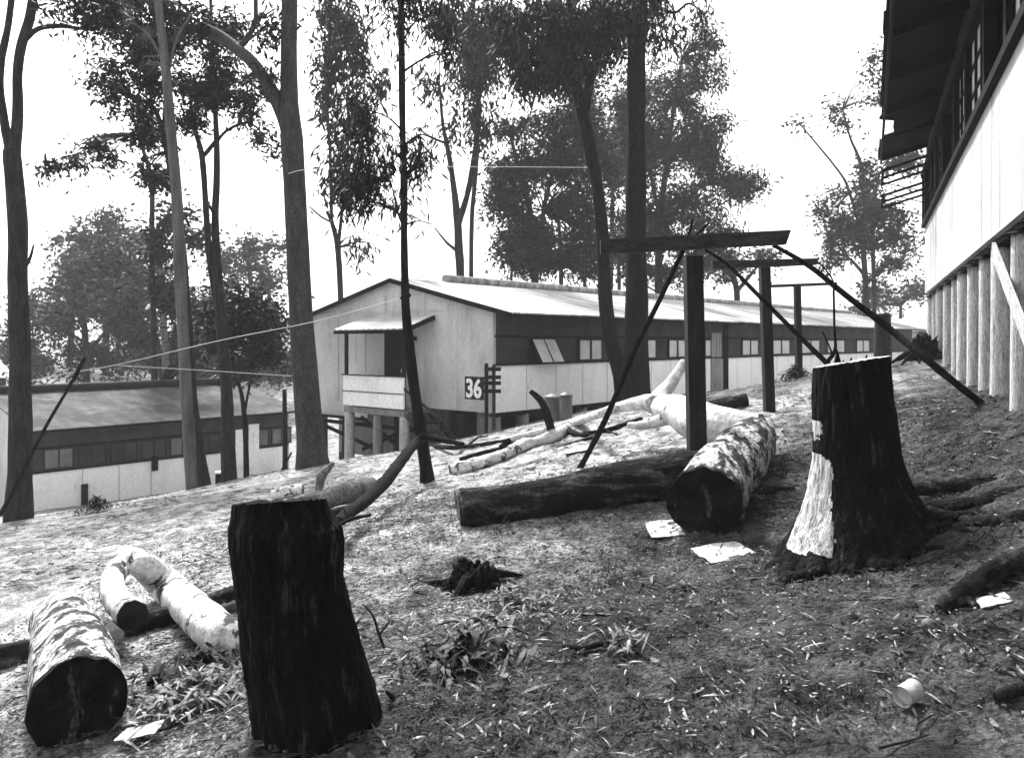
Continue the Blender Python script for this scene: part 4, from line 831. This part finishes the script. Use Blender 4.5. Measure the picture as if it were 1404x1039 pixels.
# litter, grass, grit
def flat_leaf(vs, fs, x, y, z0, L, W, a, curl, tilt, seg=4):
    ca, sa = math.cos(a), math.sin(a); b0 = len(vs)
    for i in range(seg+1):
        t = i/seg; u = (t-.5)*L; w = W*math.sin(math.pi*(t*.88+.06))/2; zc = curl*L*(1-(2*t-1)**2)+tilt*u
        bend = .10*L*math.sin(t*2.6)*math.sin(a*5); 
        for s_ in (-1,1):
            vx = u; vy = s_*w+bend
            vs.append((x+vx*ca-vy*sa, y+vx*sa+vy*ca, z0+zc+abs(W)*.15*s_*math.sin(a*3)))
    fs += [(b0+2*i,b0+2*i+2,b0+2*i+3,b0+2*i+1) for i in range(seg)]
def fine(x,y): return .035*noise.noise((x*1.7,y*1.7,0))+.030*noise.noise((x*6,y*6,3))+.018*noise.noise((x*15,y*15,5))
def litter(name, label, n, m, Lr, Wr, thr, x0,x1,y0,y1, seedz, seg=3):
    X = rng.uniform(x0,x1,n*4); Yv = rng.uniform(y0,y1,n*4)
    keep = [i for i in range(len(X)) if noise.noise((X[i]*1.1,Yv[i]*1.1,seedz))+.35*noise.noise((X[i]*4,Yv[i]*4,seedz)) > thr+random.uniform(-.25,.25)][:n]
    X, Yv = X[keep], Yv[keep]; H = ghv(X,Yv); vs=[]; fs=[]
    for x,y,h in zip(X,Yv,H):
        L = random.uniform(*Lr)
        flat_leaf(vs,fs,x,y,h+fine(x,y)+.008+random.random()*.012,L,random.uniform(*Wr),random.uniform(0,6.28),random.uniform(-.01,.05),random.uniform(-.2,.2),seg)
    b = MB(); b.v = vs; b.f = fs; tag(b.build(name,M[m]),label,'leaf litter',kind='stuff')
litter('leaf_litter','pale dry gum leaves scattered over the foreground',800,'litter',(.025,.12),(.005,.012),.05,-3.5,4.8,2.1,8.0,1.0)
litter('bark_chips','pale bark chips and leaf scraps scattered over the foreground',12000,'litter',(.008,.03),(.004,.014),-.1,-3.5,4.8,2.1,9.0,1.0,2)
litter('leaf_litter','dark dry leaves scattered over the foreground',4500,'litter_dark',(.03,.11),(.004,.014),-.15,-3.5,5.0,2.1,9.0,5.0)
litter('bark_chips','dark bark chips scattered over the foreground',22000,'litter_dark',(.008,.04),(.005,.02),-.3,-3.5,5.0,2.1,9.0,5.0,2)
litter('leaf_litter','leaves strewn over the pale slope further off',7000,'litter_dark',(.04,.14),(.01,.035),.0,-9,9,7,19,9.0,2)
litter('leaf_litter','bright dry leaves strewn over the slope further off',3500,'litter',(.04,.10),(.012,.03),.0,-6,9,7,18,13.0,2)
def heap(name,label,px,py,rpx,n,m,Lr,Wr,h,stem=True,group=None,cat='leaf heap'):
    p = GP(px,py); r = rpx*p.y/F; root = thing(name,p,label,cat,group); vs=[]; fs=[]
    for _ in range(n):
        a = random.uniform(0,6.28); q = r*abs(random.gauss(0,.5)); x = p.x+q*math.cos(a); y = p.y+q*math.sin(a)*1.3
        flat_leaf(vs,fs,x,y,gh(x,y)+.02+h*random.random()*max(0,1-q/r),random.uniform(*Lr),random.uniform(*Wr),random.uniform(0,6.28),random.uniform(.0,.25),random.uniform(-1.0,1.0),5)
    b = MB(); b.v=vs; b.f=fs; b.build('leaves',M[m],root)
    if stem:
        b = MB()
        for k in range(5):
            a = k*1.3; b.tube([p+Vector((0,0,.03)),p+Vector((math.cos(a)*r*.5,math.sin(a)*r*.5,h*.6)),p+Vector((math.cos(a)*r,math.sin(a)*r,h*.3))],[.008,.006,.003],5,sub=3)
        b.build('stem',M['bark_dark'],root,True)
heap('leafy_branch','cut leafy branch with long drooping leaves right of the near left stump',635,915,78,230,'leaf_dark',(.09,.16),(.016,.03),.12)
heap('leafy_branch','dry leafy sprig heap of long pale leaves above the cut leafy branch',655,880,70,70,'litter',(.09,.16),(.016,.026),.13)
heap('leaf_pile','pile of long dry pale leaves between the two bottom left logs',270,960,80,420,'litter',(.08,.15),(.012,.024),.06,False)
heap('leaf_pile','pile of dark leaves under the pale dry leaves at bottom left',275,925,75,260,'litter_dark',(.07,.14),(.014,.03),.08,False)
heap('leafy_branch','small leafy clump on the ground before the low hut wall',132,700,24,260,'leaf_dark',(.08,.2),(.015,.03),.22)
heap('leafy_branch','leafy clump beside the foot of the farthest T-shaped post',1090,520,24,260,'leaf_dark',(.08,.2),(.015,.03),.25)
heap('leaf_pile','curled pale leaves beside the root clump',700,830,50,90,'litter',(.07,.13),(.012,.022),.07,False)
heap('leaf_pile','small tuft of curled leaves beside the crooked twig',850,890,36,50,'litter',(.07,.13),(.010,.018),.07,False)
def scatter(label,m,spots):
    vs=[]; fs=[]
    for (px,py,sx,sy,n) in spots:
        c = GP(px,py)
        for _ in range(n):
            x, y = c.x+random.gauss(0,sx), c.y+random.gauss(0,sy)
            flat_leaf(vs,fs,x,y,gh(x,y)+fine(x,y)+.01+random.random()*.02,random.uniform(.025,.10),random.uniform(.005,.012),random.uniform(0,6.28),random.uniform(-.01,.05),random.uniform(-.22,.22),4)
    b = MB(); b.v=vs; b.f=fs; tag(b.build('leaf_litter',M[m]),label,'leaf litter',kind='stuff')
litter('bark_strips','curled grey bark strips lying about the foreground',520,'log_grey',(.05,.16),(.010,.032),.0,-3.4,4.6,2.3,8.5,17.0,4)
scatter('thick patches of pale dry gum leaves on the soil','litter',[(700,860,.35,.4,420),(640,840,.25,.25,160),(780,790,.4,.3,160),(1000,960,.2,.12,60),(720,1000,.25,.15,70),(1330,900,.2,.25,60),(560,900,.2,.3,90),(300,1010,.3,.15,120)])
b = MB()
for _ in range(420):
    x,y = random.uniform(-3.4,4.4),random.uniform(2.3,8); a = random.uniform(0,6.28); l = random.uniform(.05,.28); r = random.uniform(.0015,.005); q=[]
    for k in range(4):
        xx = x+math.cos(a)*l*k/3+random.gauss(0,.007); yy = y+math.sin(a)*l*k/3+random.gauss(0,.007); q.append((xx,yy,gh(xx,yy)+fine(xx,yy)+.008+random.random()*.015))
    b.tube(q,[r,r,r*.9,r*.5],5,sub=1)
tag(b.build('twig_litter',M['bark_mid']),'small dry twigs strewn over the foreground soil','twigs',kind='stuff')
scatter('dark dead leaves matted around the stumps and logs','litter_dark',[(1180,790,.5,.25,700),(430,1010,.35,.2,400),(950,740,.5,.2,400),(760,720,.9,.15,400),(100,1010,.4,.2,300),(230,900,.4,.3,300)])
scatter('thick patches of dark dry leaves on the soil','litter_dark',[(700,840,.6,.6,900),(900,980,.5,.25,500),(620,980,.3,.2,400),(300,960,.4,.3,500),(1300,850,.5,.5,500),(1200,690,.6,.8,500)])
vs=[]; fs=[]
def blades(x,y,n,h,spread):
    z0 = gh(x,y)+fine(x,y)-.01
    for _ in range(n):
        a = random.uniform(0,6.28); l = h*random.uniform(.4,1.2); w = .0022; bx,by = x+random.gauss(0,spread), y+random.gauss(0,spread); dx,dy = math.cos(a),math.sin(a)
        b0 = len(vs)
        for t in (0,.5,1):
            o_ = l*.9*t*t; ww = w*(1-t*.8)
            vs.append((bx+dx*o_-dy*ww,by+dy*o_+dx*ww,z0+l*.75*t*(1.15-t*.35))); vs.append((bx+dx*o_+dy*ww,by+dy*o_-dx*ww,z0+l*.75*t*(1.15-t*.35)))
        fs.extend([(b0,b0+1,b0+3,b0+2),(b0+2,b0+3,b0+5,b0+4)])
gp = [(1150,965,.09,60,40),(910,905,.10,40,30),(760,960,.16,90,70),(660,1000,.14,70,60),(900,990,.14,60,50),(1020,935,.12,50,40),(480,1010,.12,40,50),(560,980,.1,40,50),(830,1010,.14,60,60),(700,930,.1,40,50),(1000,890,.08,40,30),(960,1010,.1,50,50),(560,1020,.1,50,40),(840,780,.06,30,30)]
for (px,py,sp,nt_,hpx) in gp:
    c = GP(px,py)
    for _ in range(nt_//2):
        blades(c.x+random.gauss(0,sp*1.5),c.y+random.gauss(0,sp*1.2),14,random.uniform(.03,.075),.015)
for _ in range(260):
    x,y = random.uniform(-2.5,4.2),random.uniform(2.3,8)
    if noise.noise((x*.9,y*.9,21)) > .1: blades(x,y,8,random.uniform(.02,.06),.02)
for px,py in ((690,735),(620,720),(880,705),(860,695),(840,790),(840,700)):
    c = GP(px,py); blades(c.x,c.y,10,.28,.03)
b = MB(); b.v=vs; b.f=fs; tag(b.build('grass_tufts',M['grass']),'sparse thin grass tufts over the foreground soil','grass',kind='stuff')
b = MB()
for _ in range(17000):
    x,y = random.uniform(-3.8,5),random.uniform(2.1,9); r = random.uniform(.003,.010)*(1 if random.random()<.93 else 2.0); h = gh(x,y) if False else None
    b.v += [(x-r,y-r*.7,0),(x+r,y-r*.4,0),(x+r*.3,y+r,0),(x,y,r*1.1)]; k=len(b.v)-4; b.f += [(k,k+1,k+3),(k+1,k+2,k+3),(k+2,k,k+3)]
A = np.array(b.v); ctr = A.reshape(-1,4,3)[:,3,:2]; H = ghv(ctr[:,0],ctr[:,1]); H += np.array([fine(x,y) for x,y in ctr])-.003
A[:,2] += np.repeat(H,4); b.v = [tuple(v) for v in A.tolist()]; tag(b.build('soil_grit',M['grit']),'grit and small clods over the foreground soil','grit',kind='stuff')

# ------------------------------------------------------------ light, sky, camera
EL, AZ = math.radians(50), math.radians(-24)      # sun behind-left of the view
w = bpy.data.worlds.new('World'); sc.world = w; w.use_nodes = True; nt = w.node_tree
bg = nt.nodes['Background']; sk = nt.nodes.new('ShaderNodeTexSky'); sk.sky_type='NISHITA'; sk.sun_disc=False; sk.sun_elevation=EL; sk.sun_rotation=AZ; sk.dust_density=4; sk.air_density=1
bw = nt.nodes.new('ShaderNodeRGBToBW'); nt.links.new(sk.outputs[0],bw.inputs[0]); ad = nt.nodes.new('ShaderNodeMath'); ad.operation='MULTIPLY_ADD'; ad.inputs[1].default_value=.55; ad.inputs[2].default_value=2.1; nt.links.new(bw.outputs[0],ad.inputs[0]); nt.links.new(ad.outputs[0],bg.inputs['Color']); bg.inputs['Strength'].default_value=.12
sl_ = bpy.data.lights.new('sun','SUN'); sl_.energy=2.6; sl_.angle=math.radians(9); so = bpy.data.objects.new('sun',sl_); C.objects.link(so)
dv = Vector((math.sin(AZ)*math.cos(EL), math.cos(AZ)*math.cos(EL), math.sin(EL))); so.rotation_euler = dv.to_track_quat('Z','Y').to_euler()
# more growth behind the low hut and beyond the long roof
cam = bpy.data.cameras.new('camera'); co = bpy.data.objects.new('camera',cam); C.objects.link(co); co.location=(0,0,0); co.rotation_euler=(math.radians(90),0,0)
cam.sensor_width=36; cam.lens=36*F/1404; cam.shift_y=-(519.5-HY)/1404; cam.clip_end=2000; cam.clip_start=.05
cam.dof.use_dof=True; cam.dof.focus_distance=5.5; cam.dof.aperture_fstop=5.6
sc.camera = co
sc.view_settings.view_transform='Standard'; sc.view_settings.look='None'; sc.view_settings.gamma=1; sc.view_settings.exposure=1.85

b = MB(); b.box(-310,310,-80,330,-14,24); hz = b.build('haze', bpy.data.materials.new('haze')); tag(hz,'thin pale morning haze filling the gully',kind='stuff')
m = hz.data.materials[0]; m.use_nodes = True; nt = m.node_tree; nt.nodes.remove(nt.nodes['Principled BSDF'])
pv = nt.nodes.new('ShaderNodeVolumePrincipled'); pv.inputs['Color'].default_value=(.95,.95,.95,1); pv.inputs['Density'].default_value=.0010; nt.links.new(pv.outputs[0], nt.nodes['Material Output'].inputs['Volume'])
